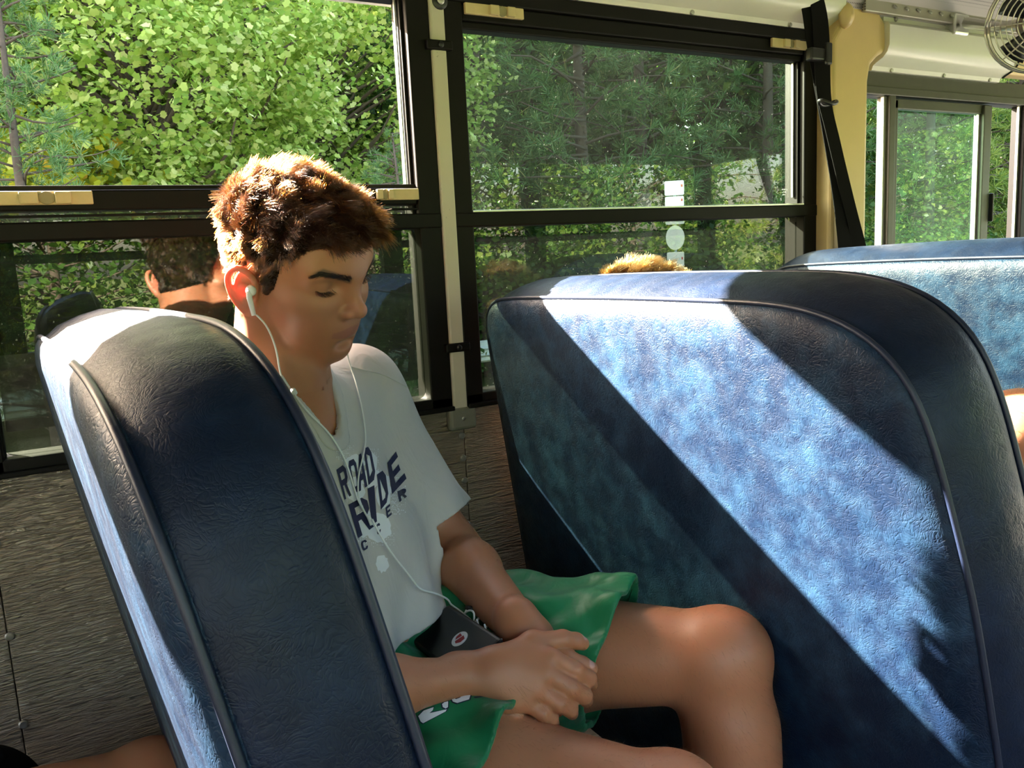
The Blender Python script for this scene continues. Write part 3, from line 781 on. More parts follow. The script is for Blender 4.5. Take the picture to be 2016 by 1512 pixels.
def head_prims():
    P = [ell((-.006, 0, .047), (.097, .074, .085)), ell((.040, 0, .048), (.056, .060, .050), k=.03), ell((.045, 0, -.002), (.050, .058, .056), k=.03),
         ell((.050, 0, .070), (.042, .054, .040), k=.03), ell((.034, 0, -.050), (.047, .045, .030), k=.03)]
    for s in (-1, 1):
        P += [ell((.040, s*.030, -.026), (.040, .030, .044), k=.03)]
        P += [cone((-.002, s*.057, -.026), (.006, s*.055, -.058), .014, .013, k=.03), cone((.006, s*.055, -.058), (.072, s*.014, -.076), .013, .012, k=.022)]
        P += [ell((.056, s*.044, .000), (.022, .015, .014), k=.03)]
    P += [ell((.076, 0, -.070), (.018, .020, .016), k=.02), ell((.074, 0, -.036), (.025, .031, .030), k=.025)]
    for s in (-1, 1):
        P += [cone((.072, s*.050, .051), (.090, s*.012, .043), .010, .011, k=.022)]
        P += [ell((.0995, s*.037, .0300), (.0175, .018, .010), k=.018, sub=True)]
    P += [cone((.090, 0, .040), (.0945, 0, .026), .0085, .0078, k=.014), cone((.0945, 0, .026), (.111, 0, .000), .0075, .0098, k=.010),
          ell((.1115, 0, -.0025), (.0105, .0108, .0098), k=.006)]
    for s in (-1, 1):
        P += [ell((.1005, s*.0125, -.0068), (.0115, .0072, .0078), k=.007), ell((.1065, s*.0062, -.0150), (.0055, .0032, .004), k=.002, sub=True)]
        P += [ell((.0715, s*.0380, .0320), (.0148, .0168, .0125), k=.007)]               # closed lids over the eyeball
        P += [cone((.0858, s*.026, .0255), (.0770, s*.0500, .0285), .0008, .0007, k=.0012, sub=True)]  # lid seam
        P += [cone((.0885, s*.024, .0405), (.0755, s*.053, .0445), .0010, .0010, k=.003, sub=True)]  # upper lid fold
    # lips
    for q in (spline([(.0815, -.029, -.0365), (.0890, -.017, -.0325), (.0935, -.006, -.0302), (.0935, 0, -.0308), (.0935, .006, -.0302), (.0890, .017, -.0325), (.0815, .029, -.0365)], 15),):
        P += [cone(q[i], q[i+1], .0028 + .0026*math.sin(math.pi*i/14), .0028 + .0026*math.sin(math.pi*(i+1)/14), k=.003) for i in range(14)]
    for q in (spline([(.0815, -.027, -.0380), (.0885, -.014, -.0415), (.0918, 0, -.0432), (.0885, .014, -.0415), (.0815, .027, -.0380)], 13),):
        P += [cone(q[i], q[i+1], .0028 + .0040*math.sin(math.pi*i/12), .0028 + .0040*math.sin(math.pi*(i+1)/12), k=.003) for i in range(12)]
    P += [ell((.0985, 0, -.0560), (.010, .018, .0055), k=.010, sub=True)]
    for s in (-1, 1): P += [cone((.0968, 0, -.0366), (.0828, s*.0305, -.0380), .0015, .0012, k=.0015, sub=True)]
    # ears
    for s in (-1, 1):
        out = spline([(.004, s*.0735, .008), (.004, s*.078, .022), (-.004, s*.0845, .032), (-.016, s*.0890, .0335), (-.026, s*.0910, .022), (-.027, s*.0895, .006), (-.021, s*.0850, -.009), (-.012, s*.0795, -.021), (-.003, s*.0750, -.023), (.002, s*.0725, -.012)], 26)
        e = [cone(out[i], out[i+1], .0036 if i < 16 else .0046, k=.003) for i in range(len(out)-1)]
        A = np.stack([unit((.9, s*-.42, 0)), unit((.42, s*.9, 0)), (0, 0, 1.)], 1)
        P += [ell((-.010, s*.0765, .005), (.0165, .0055, .027), A, k=.006)] + e
        P += [ell((-.008, s*.0835, .000), (.009, .0075, .012), A, k=.004, sub=True), ell((-.012, s*.0885, .020), (.008, .0045, .009), A, k=.003, sub=True)]
        P += [ell((.003, s*.0755, -.001), (.005, .004, .007), k=.004)]                     # tragus
    return P
def neck_prims(hl):
    """neck column; hl maps world points into the frame of the block"""
    a = h2w((-.030, 0, -.005)); b = NECK + (-.006, .012, -.02)
    n2 = h2w((.004, 0, -.060)); b2 = NECK + FWD*.045 + (0, 0, -.03)
    sc = (1/HS if hl is w2h else 1.0)
    P = [cone(hl(a), hl(b), .048*sc, .058*sc, k=.012*sc), cone(hl(n2), hl(b2), .030*sc, .034*sc, k=.03*sc)]
    for s in (-1, 1): P += [cone(hl(h2w((-.02, s*.060, -.030))), hl(NECK + FWD*.062 + LAT*s*.018 + (0, 0, -.05)), .012*sc, .010*sc, k=.016*sc)]
    P += [ell(hl(h2w((.030, 0, -.125))), np.array((.012, .011, .014))*1.0, k=.02*sc)]
    return P
def torso_prims(g=0.0, kk=.06):
    return [ell(NECK + (0.012, 0, -.165) - FWD*.00, (.098+g, .148+g, .175+g), BODY_AX, k=kk),
            ell(PELV + (-.008, .010, .135), (.098+g, .132+g, .15+g), BODY_AX, k=kk),
            ell(PELV, (.105+g, .155+g, .10+g), BODY_AX, k=kk),
            cone(NECK + (0, .01, -.045), LSH, .044+g, .050+g, k=.05), cone(NECK + (0, .01, -.045), RSH, .044+g, .050+g, k=.05)]
def arm_prims(S, E, W, g=0.0):
    mid = E + (W-E)*.28
    return [cone(S, S + (E-S)*.45, .050+g, .046+g, k=.03), cone(S + (E-S)*.4, E, .045+g, .038+g, k=.02),
            cone(E, mid, .037+g, .041+g, k=.025), cone(mid, W, .040+g, .026+g, k=.02)]
def leg_prims(Hh, K, A, g=0.0):
    kd = unit(K-Hh); sd_ = unit(A-K); up = unit(np.cross(np.cross(kd, (0, 0, 1.)), kd))
    P = [cone(Hh, Hh + (K-Hh)*.5, .094+g, .080+g, k=.03), cone(Hh + (K-Hh)*.45, K - kd*.03, .081+g, .056+g, k=.03),
         ell(K + up*.008 + kd*.006, (.046, .048, .050), k=.03), cone(K, K + (A-K)*.28, .050+g, .053+g, k=.03),
         cone(K + (A-K)*.2 - up*.0 + np.cross(np.cross(sd_, up), sd_)*-.010, K + (A-K)*.5, .054, .046, k=.03), cone(K + (A-K)*.45, A, .046, .032, k=.03)]
    return P
# --- hands: every finger is its own chain
HD = .965
def finger(pts, rads, k=.004): return [cone(pts[i], pts[i+1], rads[i], rads[i+1], k=k if i else .009) for i in range(len(pts)-1)]
RH = dict(index=([(1058, 1300, .995), (1088, 1297, .996), (1132, 1319, 1.000), (1159, 1336, 1.012), (1164, 1347, 1.030)], (.0115, .0108, .0100, .0092, .0080)),
          middle=([(1048, 1325, .988), (1076, 1328, .984), (1124, 1355, .986), (1150, 1370, .999), (1154, 1379, 1.018)], (.0115, .0110, .0102, .0095, .0082)),
          ring=([(1030, 1350, .984), (1056, 1358, .978), (1100, 1385, .978), (1122, 1396, .991), (1126, 1404, 1.008)], (.0110, .0104, .0097, .0090, .0078)),
          little=([(1012, 1370, .982), (1033, 1382, .976), (1068, 1404, .974), (1085, 1415, .982), (1090, 1424, .998)], (.0100, .0094, .0086, .0080, .0070)),
          thumb=([(985, 1288, .995), (1048, 1267, 1.015), (1108, 1259, 1.028), (1134, 1262, 1.036), (1147, 1267, 1.040)], (.0150, .0135, .0112, .0098, .0082)))
LH = dict(thumb=([(1030, 1292, 1.035), (1072, 1284, 1.024), (1118, 1297, 1.018), (1146, 1309, 1.022), (1163, 1316, 1.026)], (.0150, .0130, .0108, .0098, .0085)),
          index=([(1060, 1300, 1.06), (1095, 1325, 1.052), (1120, 1362, 1.045), (1118, 1385, 1.035)], (.012, .011, .0095, .008)),
          middle=([(1050, 1320, 1.055), (1085, 1345, 1.045), (1105, 1378, 1.035), (1098, 1398, 1.025)], (.012, .011, .0095, .008)),
          ring=([(1035, 1335, 1.05), (1068, 1360, 1.040), (1082, 1390, 1.030), (1072, 1408, 1.02)], (.012, .0105, .009, .008)),
          little=([(1020, 1350, 1.045), (1050, 1375, 1.035), (1060, 1400, 1.024), (1052, 1414, 1.015)], (.0105, .0095, .0085, .007)))
def hand_groups(W, EL, H, side):
    pts = {n: ([px3(q[:2], q[2]*HD) for q in p], r_) for n, (p, r_) in H.items()}
    mc = [pts[n][0][1] for n in ('index', 'middle', 'ring', 'little')]
    axis = unit(mc[1] - W); across = unit(mc[0] - mc[3]); nrm = unit(np.cross(axis, across))
    P = [cone(W - axis*.02, W + axis*.02, .0245 if side < 0 else .0235, k=.02, flat=(nrm, .80))]
    for i, m_ in enumerate(mc):
        st = W + axis*.018 + across*(.013 - .0085*i)
        P.append(cone(st, m_ - axis*.004, .0140, .0112, k=.020))
    P.append(cone(W + axis*.02 + across*.012, pts['thumb'][0][1], .0165 if side < 0 else .0135, .0150 if side < 0 else .0135, k=.018))
    P.append(cone(W + axis*.03 - across*.012, mc[3] - axis*.02, .015, .013, k=.016))
    out = [(P, .010)]
    for n in ('index', 'middle', 'ring', 'little'): out.append((finger(*pts[n]), .005))
    tp, tr_ = pts['thumb']; out.append((finger(tp[1:], tr_[1:]) , .007))
    return out, nrm, pts

def person_groups():
    gs = [(torso_prims() + neck_prims(lambda p: np.asarray(p, float)), 0)]
    gs += [(leg_prims(LHIP, LKN, LAN), .03), (leg_prims(RHIP, RKN, RAN), .03)]
    for A, K in ((LAN, LKN), (RAN, RKN)):
        fo = unit((.6, -.3, 0)); gs.append(([cone(A, A + fo*.10 + (0, 0, -.07), .032, .030, k=.02), cone(A + (0, 0, -.06) - fo*.04, A + fo*.16 + (0, 0, -.08), .030, .026, k=.02)], .02))
    return gs
gs = person_groups()
hl, _, LPTS = hand_groups(LWR, LEL, LH, 1); hr, _, RPTS = hand_groups(RWR, REL, RH, -1)
ARM = [arm_prims(LSH, LEL, LWR) + hl[0][0], arm_prims(RSH, REL, RWR, -.008) + hr[0][0]]
CUT = -.118                                                     # head block / body block border (head frame z)
bh = Block((-.125, -.105, -.175), (.135, .105, .145), .0015)
bh.group(head_prims()); bh.group(neck_prims(w2h), .016)
hv, hq = bh.mesh(); hc = hv[hq].mean(1); hq = hq[hc[:, 2] > CUT]
hw_lo = np.array([.36, .70, -.60]); 
allh = np.array([p for H in (RH, LH) for n in H for p in [px3(q[:2], q[2]*HD) for q in H[n][0]]] + [RWR, LWR])
HB0, HB1 = np.minimum(allh.min(0) - .030, (.25, .70, -.62)), np.maximum(allh.max(0) + .030, (.62, 1.19, -.30))
bb = Block((.05, .38, -1.10), (.86, 1.36, -.02), .0052)
for g_, k_ in gs: bb.group(g_, k_)
ba = Block((.05, .38, -1.10), (.86, 1.36, -.02), .0052)
for g_ in ARM: ba.group(g_)
FO = bb.F; hh_ = np.maximum(f32(.018) - np.abs(FO - ba.F), 0)
zsh = np.clip((bb.ax[2][None, None, :] + f32(.42)) / f32(.12), 0, 1)          # arms melt into the shoulders only
bb.F = np.minimum(FO, ba.F) - hh_*hh_*f32(.25/.018)*zsh
bv, bq = bb.mesh(); bc = bv[bq].mean(1)
ci = np.clip(np.round((bc - bb.lo)/bb.h).astype(int), 0, bb.n - 1).T
own = ba.F[tuple(ci)] < FO[tuple(ci)] - .006
keep = (w2h(bc)[:, 2] <= CUT + .007) | (np.abs(w2h(bc)[:, :2]).max(1) > .11)
keep &= ~(((bc > HB0 + .009) & (bc < HB1 - .009)).all(1) & own)
bq = bq[keep]
arms = [Block(HB0, HB1, .0018) for _ in range(2)]
for b_, A_, hg in ((arms[0], ARM[0], hl), (arms[1], ARM[1], hr)):
    b_.group(A_)
    for g_, k_ in hg[1:]: b_.group(g_, k_)
arms[0].F = np.minimum(arms[0].F, arms[1].F)
av, aq = arms[0].mesh(); ac = av[aq].mean(1); aq = aq[((ac > HB0 + .002) & (ac < HB1 - .002)).all(1)]
PV, PQ = weld_merge([(h2w(hv), hq), (bv, bq), (av, aq)])
print('person mesh', len(PV), len(PQ))

# ---- skin, clothes, hair
def skin():
    t = NT('skin'); v = t.coord()
    base = t.mix(t.noise(v, 14, 5, .6), (.42, .165, .078), (.51, .215, .108))
    base = t.mix(t.math('MULTIPLY', t.noise(v, 120, 3, .6), .25), base, (.42, .17, .10))
    for nm, c in (('lip', (.36, .115, .085)), ('brow', (.10, .055, .035)), ('scalp', (.10, .055, .03)), ('flush', (.62, .22, .15)), ('nail', (.72, .42, .36))):
        at = t.new('Attribute'); at.attribute_name = nm
        base = t.mix(at.outputs['Fac'], base, c)
    t.link(base, t.p.inputs['Base Color']); t.set(Roughness=.48)
    t.p.inputs['Subsurface Weight'].default_value = .40; t.p.inputs['Subsurface Radius'].default_value = (1, .32, .18); t.p.inputs['Subsurface Scale'].default_value = .012
    t.link(t.bump(t.noise(v, 420, 3), .10, .001, t.bump(t.noise(v, 90, 3), .06, .002)), t.p.inputs['Normal'])
    return t.m
def cloth(name, a, b, rough, weave=900, spec=.3, sheen=.2):
    t = NT(name); v = t.coord()
    t.link(t.mix(t.noise(v, 8, 4), a, b), t.p.inputs['Base Color']); t.set(Roughness=rough)
    t.p.inputs['Specular IOR Level'].default_value = spec; t.p.inputs['Sheen Weight'].default_value = sheen
    t.link(t.bump(t.noise(v, weave, 2), .12, .001, t.bump(t.noise(t.coord((1, 1, .35)), 26, 3, .5, .8), .40, .008)), t.p.inputs['Normal'])
    return t.m
M['skin'] = skin()
M['shirt'] = cloth('white_jersey', (.53, .495, .465), (.59, .555, .525), .6)
M['shorts'] = cloth('green_mesh', (.006, .15, .055), (.010, .20, .075), .48, 700, .35, .1)
M['navy_print'] = plain('navy_print', (.008, .010, .045), .6, 0, .1, 60, 0)
M['white_print'] = plain('white_print', (.82, .82, .84), .6, 0, .03, 60, 0)
def hair_mat(name, melanin, red=.6, rough=.30, rnd=.35):
    t = NT(name); t.n.remove(t.p); h = t.new('BsdfHairPrincipled'); h.model = 'CHIANG'; h.parametrization = 'MELANIN'
    for k, v in (('Melanin', melanin), ('Melanin Redness', red), ('Roughness', rough), ('Radial Roughness', .45), ('Coat', .1), ('Random Color', rnd), ('Random Roughness', .3)):
        if k in h.inputs: h.inputs[k].default_value = v
    t.link(h.outputs[0], t.out.inputs[0]); return t.m
M['hair'] = hair_mat('brown_hair', .70, .45)
M['brow'] = hair_mat('dark_brow_hair', .93)
M['fuzz'] = hair_mat('pale_body_hair', .30)

def set_attr(me, name, val):
    a = me.attributes.new(name, 'FLOAT', 'POINT'); a.data.foreach_set('value', np.asarray(val, np.float32))
def sstep(a, b, x): t = np.clip((x - a)/(b - a), 0, 1); return t*t*(3 - 2*t)
def hairline(p):
    """signed height above the hairline for points in the head frame"""
    x = p[:, 0]
    h = np.interp(x, [-.12, -.07, -.040, -.030, -.004, .004, .018, .030, .040, .052, .066, .078, .12], [-.050, -.045, -.030, .028, .040, .034, .004, .018, .052, .060, .078, .084, .086])
    return p[:, 2] - h
PL = w2h(PV)                                                   # all verts in the head frame
inhead = (PL[:, 2] > CUT) & (np.abs(PL[:, 1]) < .105) & (PL[:, 0] > -.125) & (PL[:, 0] < .135)
ear = (np.abs(PL[:, 1]) > .0735) & (np.abs(PL[:, 2] - .005) < .038) & (PL[:, 0] < .008) & (PL[:, 0] > -.036)
scalp = np.where(inhead & ~ear, sstep(-.004, .004, hairline(PL)), 0)
ay = np.abs(PL[:, 1])
bz = .0405 + .015*np.clip((ay - .012)/.038, 0, 1) - .005*np.clip((ay - .050)/.012, 0, 1)
brow = np.where(inhead & (PL[:, 0] > .055), sstep(.0065, .003, np.abs(PL[:, 2] - bz)) * sstep(.011, .016, ay) * sstep(.064, .054, ay), 0) * .8
lip = np.where(inhead & (PL[:, 0] > .08), sstep(.0096, .0076, np.abs(PL[:, 2] + .0372) + .16*ay) * sstep(.031, .026, ay), 0) * .7
flush = np.where(inhead, .5*np.exp(-((PL[:, 0]-.11)**2/.00015 + PL[:, 1]**2/.0002 + PL[:, 2]**2/.0001)) + .25*np.exp(-((PL[:, 0]-.065)**2/.0006 + (ay-.045)**2/.0005 + (PL[:, 2]+.012)**2/.0006)), 0) + np.where(inhead & ear, .45, 0)
def nail_mask(P_, tip, prev, up, r_):
    ax = unit(tip - prev); c = tip - ax*.003 + up*r_*.75; sd_ = unit(np.cross(ax, up)); d = P_ - c
    return sstep(1.15, .85, np.sqrt((d @ ax / .0068)**2 + (d @ sd_ / .0058)**2 + (d @ up / .006)**2))
hip_up = unit((-.2, -.55, .85))
nail = nail_mask(PV, LPTS['thumb'][0][-1], LPTS['thumb'][0][-2], unit((-.25, -.45, .85)), .0085) + nail_mask(PV, RPTS['thumb'][0][-1], RPTS['thumb'][0][-2], unit((.3, -.1, .95)), .0082)
nail = np.clip(nail, 0, 1) * .8

person = empty('person', (PELV[0], PELV[1], FL)); tag(person, 'seated person in a white shirt and green shorts looking down, hands folded, wearing white earphones', 'person')
def pchild(o): o.parent = person; o.matrix_parent_inverse = Matrix.Translation(-person.location); return o
body = pchild(npmesh('body', PV, PQ, M['skin'], None, True))
for nm, a in (('scalp', scalp), ('brow', brow), ('lip', lip), ('flush', flush), ('nail', nail)): set_attr(body.data, nm, a)
smo = body.modifiers.new('smooth', 'SMOOTH'); smo.iterations = 1; smo.factor = .4

def fold(X, Y, Z, terms):
    d = 0
    for a, (kx, ky, kz), ph in terms: d = d + f32(a) * np.sin(f32(kx)*X + f32(ky)*Y + f32(kz)*Z + f32(ph) + f32(1.3)*np.sin(f32(kz*.31)*Y + f32(kx*.27)*Z))
    return d
# shirt: loose shell around the trunk with short sleeves
LSE = LSH + (LEL - LSH)*.82; RSE = RSH + (REL - RSH)*.66
sb_ = Block((.06, .70, -.66), (.66, 1.40, -.06), .0028)
sb_.group(torso_prims(.016, .08) + [cone(LSH + (0, 0, .002), LSE, .056, .061, k=.05), cone(RSH, RSE, .060, .072, k=.05),
    ell(NECK + FWD*.05 + LAT*.02 + (.02, 0, -.37), (.080, .145, .11), BODY_AX, k=.08), cone(LSH + (-.03, -.03, -.10), PELV + LAT*.11 + (0, 0, .10), .055, .065, k=.06)])
X, Y, Z = sb_.grid(tuple(slice(0, n_) for n_ in sb_.n))
S_ = sb_.F + fold(X, Y, Z, [(.0040, (46, 30, 10), .4), (.0030, (-30, 38, 30), 1.9), (.0020, (80, 20, -40), .7), (.0024, (20, -60, 50), 2.2)]) * np.clip((f32(-.20) - Z)/f32(.2), .25, 1.3)
S_raw = S_; S_ = np.maximum(S_, -(S_ + f32(.006)))
def plane_cut(F, p, n, g):
    n = unit(n); d = (g[0]-f32(p[0]))*f32(n[0]) + (g[1]-f32(p[1]))*f32(n[1]) + (g[2]-f32(p[2]))*f32(n[2]); return d
hem_p = px3((850, 1250), 1.02); hem_n = unit((.20, -.25, -1.0))
dl = plane_cut(None, LSE, LEL - LSH, (X, Y, Z)); dr = plane_cut(None, RSE, REL - RSH, (X, Y, Z))
farL = ((X-f32(LSE[0]))**2 + (Y-f32(LSE[1]))**2 + (Z-f32(LSE[2]))**2 < f32(.13**2)) & (X*f32(LAT[0]) + Y*f32(LAT[1]) > f32((NECK @ LAT) + .125))
farR = ((X-f32(RSE[0]))**2 + (Y-f32(RSE[1]))**2 + (Z-f32(RSE[2]))**2 < f32(.13**2)) & (X*f32(LAT[0]) + Y*f32(LAT[1]) < f32((NECK @ LAT) - .135))
S_ = np.where(farL, np.maximum(S_, dl), S_); S_ = np.where(farR, np.maximum(S_, dr), S_)
S_ = np.maximum(S_, plane_cut(None, hem_p, hem_n, (X, Y, Z)))
sb_.F = S_
nk = cone(NECK + (-.012, .03, .14), NECK + (-.004, .006, -.004), .068, .066, k=0)[2](X, Y, Z)
vk = cone(NECK + FWD*.040 + (0, 0, .040), NECK + FWD*.100 - LAT*.012 + (0, 0, -.030), .048, .014, k=0)[2](X, Y, Z)
sb_.F = np.maximum(sb_.F, -np.minimum(nk, vk)).astype(f32)
opn = np.minimum(nk, vk)
cF = np.maximum(np.maximum(np.maximum(S_raw - f32(.0016), -(S_raw + f32(.0066))), -opn + f32(.0)), opn - f32(.017)).astype(f32)
v_, q_ = sb_.mesh(); shirt = pchild(npmesh('shirt', v_, q_, M['shirt'], None, True))
sm2 = shirt.modifiers.new('smooth', 'SMOOTH'); sm2.iterations = 6; sm2.factor = .5
sb_.F = cF; v_, q_ = sb_.mesh(); collar = npmesh('collar', v_, q_, M['shirt'], shirt, True)
sm2 = collar.modifiers.new('smooth', 'SMOOTH'); sm2.iterations = 5; sm2.factor = .5
shirt['label'] = 'white short-sleeved jersey with navy lettering'

# shorts
lt = unit(LKN - LHIP); rt = unit(RKN - RHIP)
LHM = LHIP + (LKN - LHIP)*.69; RHM = RHIP + (RKN - RHIP)*.52
tb = Block((.10, .62, -.76), (.74, 1.25, -.34), .0032)
X, Y, Z = tb.grid(tuple(slice(0, n_) for n_ in tb.n))
pel = [ell(PELV + (0, 0, .030), (.136, .180, .125), BODY_AX, k=.05), ell(PELV + FWD*.04 + (0.0, 0, .045), (.09, .13, .05), BODY_AX, k=.05)]
FS = []
for cn, hm, nrm_ in ((cone(LHIP, LHM + lt*.06, .110, .094, k=.05), LHM, lt + (0, 0, -.40)), (cone(RHIP, RHM + rt*.08, .112, .110, k=.05), RHM, rt + (.05, -.10, -.30))):
    tb.F[:] = .06; tb.group(pel + [cn])
    q_ = tb.F + fold(X, Y, Z, [(.0042, (70, 46, 10), .2), (.0034, (40, -30, 60), 1.1), (.0028, (110, 30, -20), .5), (.0022, (30, 120, 40), 2.0)])
    q_ = np.maximum(q_, -(q_ + f32(.009))); FS.append(np.maximum(q_, plane_cut(None, hm, nrm_, (X, Y, Z))))
S_ = np.maximum(np.minimum(*FS), plane_cut(None, PELV + (0, 0, .20), (0, 0, 1), (X, Y, Z)))
tb.F = S_.astype(f32); v_, q_ = tb.mesh(); shorts = pchild(npmesh('shorts', v_, q_, M['shorts'], None, True))
sm3 = shorts.modifiers.new('smooth', 'SMOOTH'); sm3.iterations = 4; sm3.factor = .5
shorts['label'] = 'shiny green athletic shorts with white lettering on one leg'

# hair: a full cap following the skull, and thousands of strands growing from it
def curves_obj(name, P, rad, mat, tip=.25):
    """P: (n, m, 3) strand points"""
    n_, m_ = P.shape[:2]; c = bpy.data.hair_curves.new(name); c.add_curves([m_]*n_)
    c.attributes['position'].data.foreach_set('vector', P.astype(np.float32).ravel()) if 'position' in c.attributes else None
    r_ = c.attributes.get('radius') or c.attributes.new('radius', 'FLOAT', 'POINT')
    prof_ = np.linspace(1, tip, m_)[None] * (rad if np.isscalar(rad) else rad[:, None]) * np.ones((n_, 1))
    r_.data.foreach_set('value', prof_.astype(np.float32).ravel())
    c.materials.append(mat); o = bpy.data.objects.new(name, c); COL.objects.link(o); return o
r = np.random.default_rng(21)
hvw = hv                                                       # head block verts, head frame
tri = hq[:, [0, 1, 2]]; fc = hv[hq].mean(1); fn = np.cross(hv[hq[:, 1]] - hv[hq[:, 0]], hv[hq[:, 3]] - hv[hq[:, 0]]); fa = np.linalg.norm(fn, axis=1); fn /= fa[:, None] + 1e-12
earf = (np.abs(fc[:, 1]) > .0735) & (np.abs(fc[:, 2] - .005) < .038) & (fc[:, 0] < .008) & (fc[:, 0] > -.036)
hl_f = hairline(fc); ok = (hl_f > -.001) & ~earf & (fc[:, 2] > -.06)
def thick(p):
    """hair depth over the skull"""
    z, x = p[:, 2], p[:, 0]
    t = .007 + .016*sstep(.045, .10, z) + .010*sstep(.03, .08, x)*sstep(.05, .09, z) + .006*sstep(-.05, -.09, x)*sstep(-.03, .05, z)
    return t * sstep(-.002, .014, hairline(p))
# cap
used = np.unique(hq[ok]); remap = np.full(len(hv), -1); remap[used] = np.arange(len(used)); cq = remap[hq[ok]]
vn = np.zeros_like(hv); np.add.at(vn, hq.ravel(), np.repeat(fn, 4, 0)); vn /= np.linalg.norm(vn, axis=1)[:, None] + 1e-9
cp_ = hv[used] + vn[used] * (thick(hv[used])*(.42 + .12*np.sin(hv[used][:, 0]*260 + 3*np.sin(hv[used][:, 1]*120))*np.sin(hv[used][:, 1]*230 + 2*np.sin(hv[used][:, 2]*150))))[:, None]
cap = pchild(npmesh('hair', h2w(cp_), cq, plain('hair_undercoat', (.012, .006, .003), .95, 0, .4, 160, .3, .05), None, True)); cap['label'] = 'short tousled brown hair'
pr = fa * ok * (1 + 1.2*(fc[:, 2] > .07)); pr /= pr.sum(); N = 80000
pick = r.choice(len(hq), N, p=pr); jit = r.uniform(-.5, .5, (N, 2))
e1 = hv[hq[pick, 1]] - hv[hq[pick, 0]]; e2 = hv[hq[pick, 3]] - hv[hq[pick, 0]]
roots = fc[pick] + e1*jit[:, :1] + e2*jit[:, 1:]; nn = fn[pick]
z, x = roots[:, 2], roots[:, 0]; top = sstep(.055, .10, z); front = sstep(.03, .075, x) * top
cl = np.stack([np.sin(roots[:, 0]*170 + 2.1*np.sin(roots[:, 1]*90)), np.sin(roots[:, 1]*190 + 1.7*np.sin(roots[:, 2]*110)), np.sin(roots[:, 2]*180 + 2*np.sin(roots[:, 0]*80))], 1)   # locks share a direction
comb = np.stack([.55*top - .35*(1-top) + .25*front, .0*x, -.65*(1-top) + .15*top], 1) + cl*.42 + r.normal(0, .22, (N, 3))
d0 = nn * (.75 + .25*top)[:, None] + comb*.55; d0 /= np.linalg.norm(d0, axis=1)[:, None]
comb -= nn*(comb*nn).sum(1)[:, None]
Ln = (.011 + .026*top + .006*front + .004*r.uniform(-1, 1, N)) * sstep(-.003, .012, hairline(roots)).clip(.35, 1) * r.uniform(.75, 1.15, N)
ts = np.linspace(0, 1, 8)
curl = r.normal(0, 1, (N, 3)) * .10
# locks: strands lean towards the tip of the lock they belong to
NC = 2400; ctr = r.choice(N, NC, replace=False)
own_ = np.empty(N, int)
for i0 in range(0, N, 4000):
    own_[i0:i0+4000] = ((roots[i0:i0+4000, None, :] - roots[ctr][None])**2).sum(2).argmin(1)
sw = r.normal(0, .32, (NC, 3)); lw = r.uniform(.8, 1.15, NC)
dC = d0[ctr]; LC = (Ln[ctr]*lw)
off = roots - roots[ctr][own_]
def strand(t_):
    base_ = roots + d0*(Ln*t_*(1-.35*t_))[:, None] + (comb*.75 + curl)*(Ln*t_*t_*.8)[:, None]
    k = ctr[own_]
    cb = comb[k]*.75 + sw[own_]*.9
    lock = roots[k] + d0[k]*((LC[own_])*t_*(1-.35*t_))[:, None] + cb*((LC[own_])*t_*t_*.8)[:, None] + off*(1-.75*t_)
    wgt = .52*np.sqrt(t_)
    return base_*(1-wgt) + lock*wgt
st = np.stack([strand(t_) for t_ in ts], 1)
strands = pchild(curves_obj('hair_strands', h2w(st.reshape(-1, 3)).reshape(st.shape), .00024*r.uniform(.8, 1.4, N), M['hair'], .35)); 
# brows and lashes
def brow_hairs(s, n_):
    u = r.uniform(0, 1, n_); y = s*(.013 + .047*u); zc = .0405 + .015*np.clip((np.abs(y)-.012)/.038, 0, 1) - .005*np.clip((np.abs(y)-.050)/.012, 0, 1)
    zt = zc + r.uniform(-.0042, .0042, n_)*(1 - .55*u)
    return y, zt, u
from mathutils.bvhtree import BVHTree
bvh_head = BVHTree.FromPolygons([tuple(p) for p in hv], [tuple(q) for q in hq])
def face_pt(y, z, lift=0.0):
    h_ = bvh_head.ray_cast(Vector((.3, y, z)), Vector((-1, 0, 0)))
    return None if h_[0] is None else (np.array(h_[0]) + np.array(h_[1])*lift, np.array(h_[1]))
BR = []
for s in (-1, 1):
    y, zt, u = brow_hairs(s, 420)
    for a, b, c in zip(y, zt, u):
        hp = face_pt(a, b, -.0004)
        if hp is None: continue
        p0, n0 = hp; d = unit(np.array((-.2*c, s*(.6 + .5*c), .65 - 1.1*c)) + r.normal(0, .15, 3)); d = unit(d - n0*(d @ n0) + n0*.22)
        BR.append([p0 + d*q + n0*(-.06*q*q/.008) for q in np.linspace(0, .0085, 4)])
for s in (-1, 1):
    for y in np.linspace(.0250, .0525, 90):
        zl_ = .0262 + .002*((y-.021)/.026) - .0035*math.sin(math.pi*(y-.0245)/.028)
        hp = face_pt(s*y, zl_ + r.normal(0, .0004), -.0006)
        if hp is None: continue
        p0, n0 = hp; d = unit(np.array((.55, s*(y-.038)*22, -.75)) + r.normal(0, .12, 3))
        BR.append([p0 + d*q + np.array((.25*q*q/.008, 0, .25*q*q/.008)) for q in np.linspace(0, .0085, 4)])
BR = np.array(BR); brows = pchild(curves_obj('brows_and_lashes', h2w(BR.reshape(-1, 3)).reshape(BR.shape), .00021, M['brow'], .3)); brows['label'] = 'dark eyebrows and eyelashes'

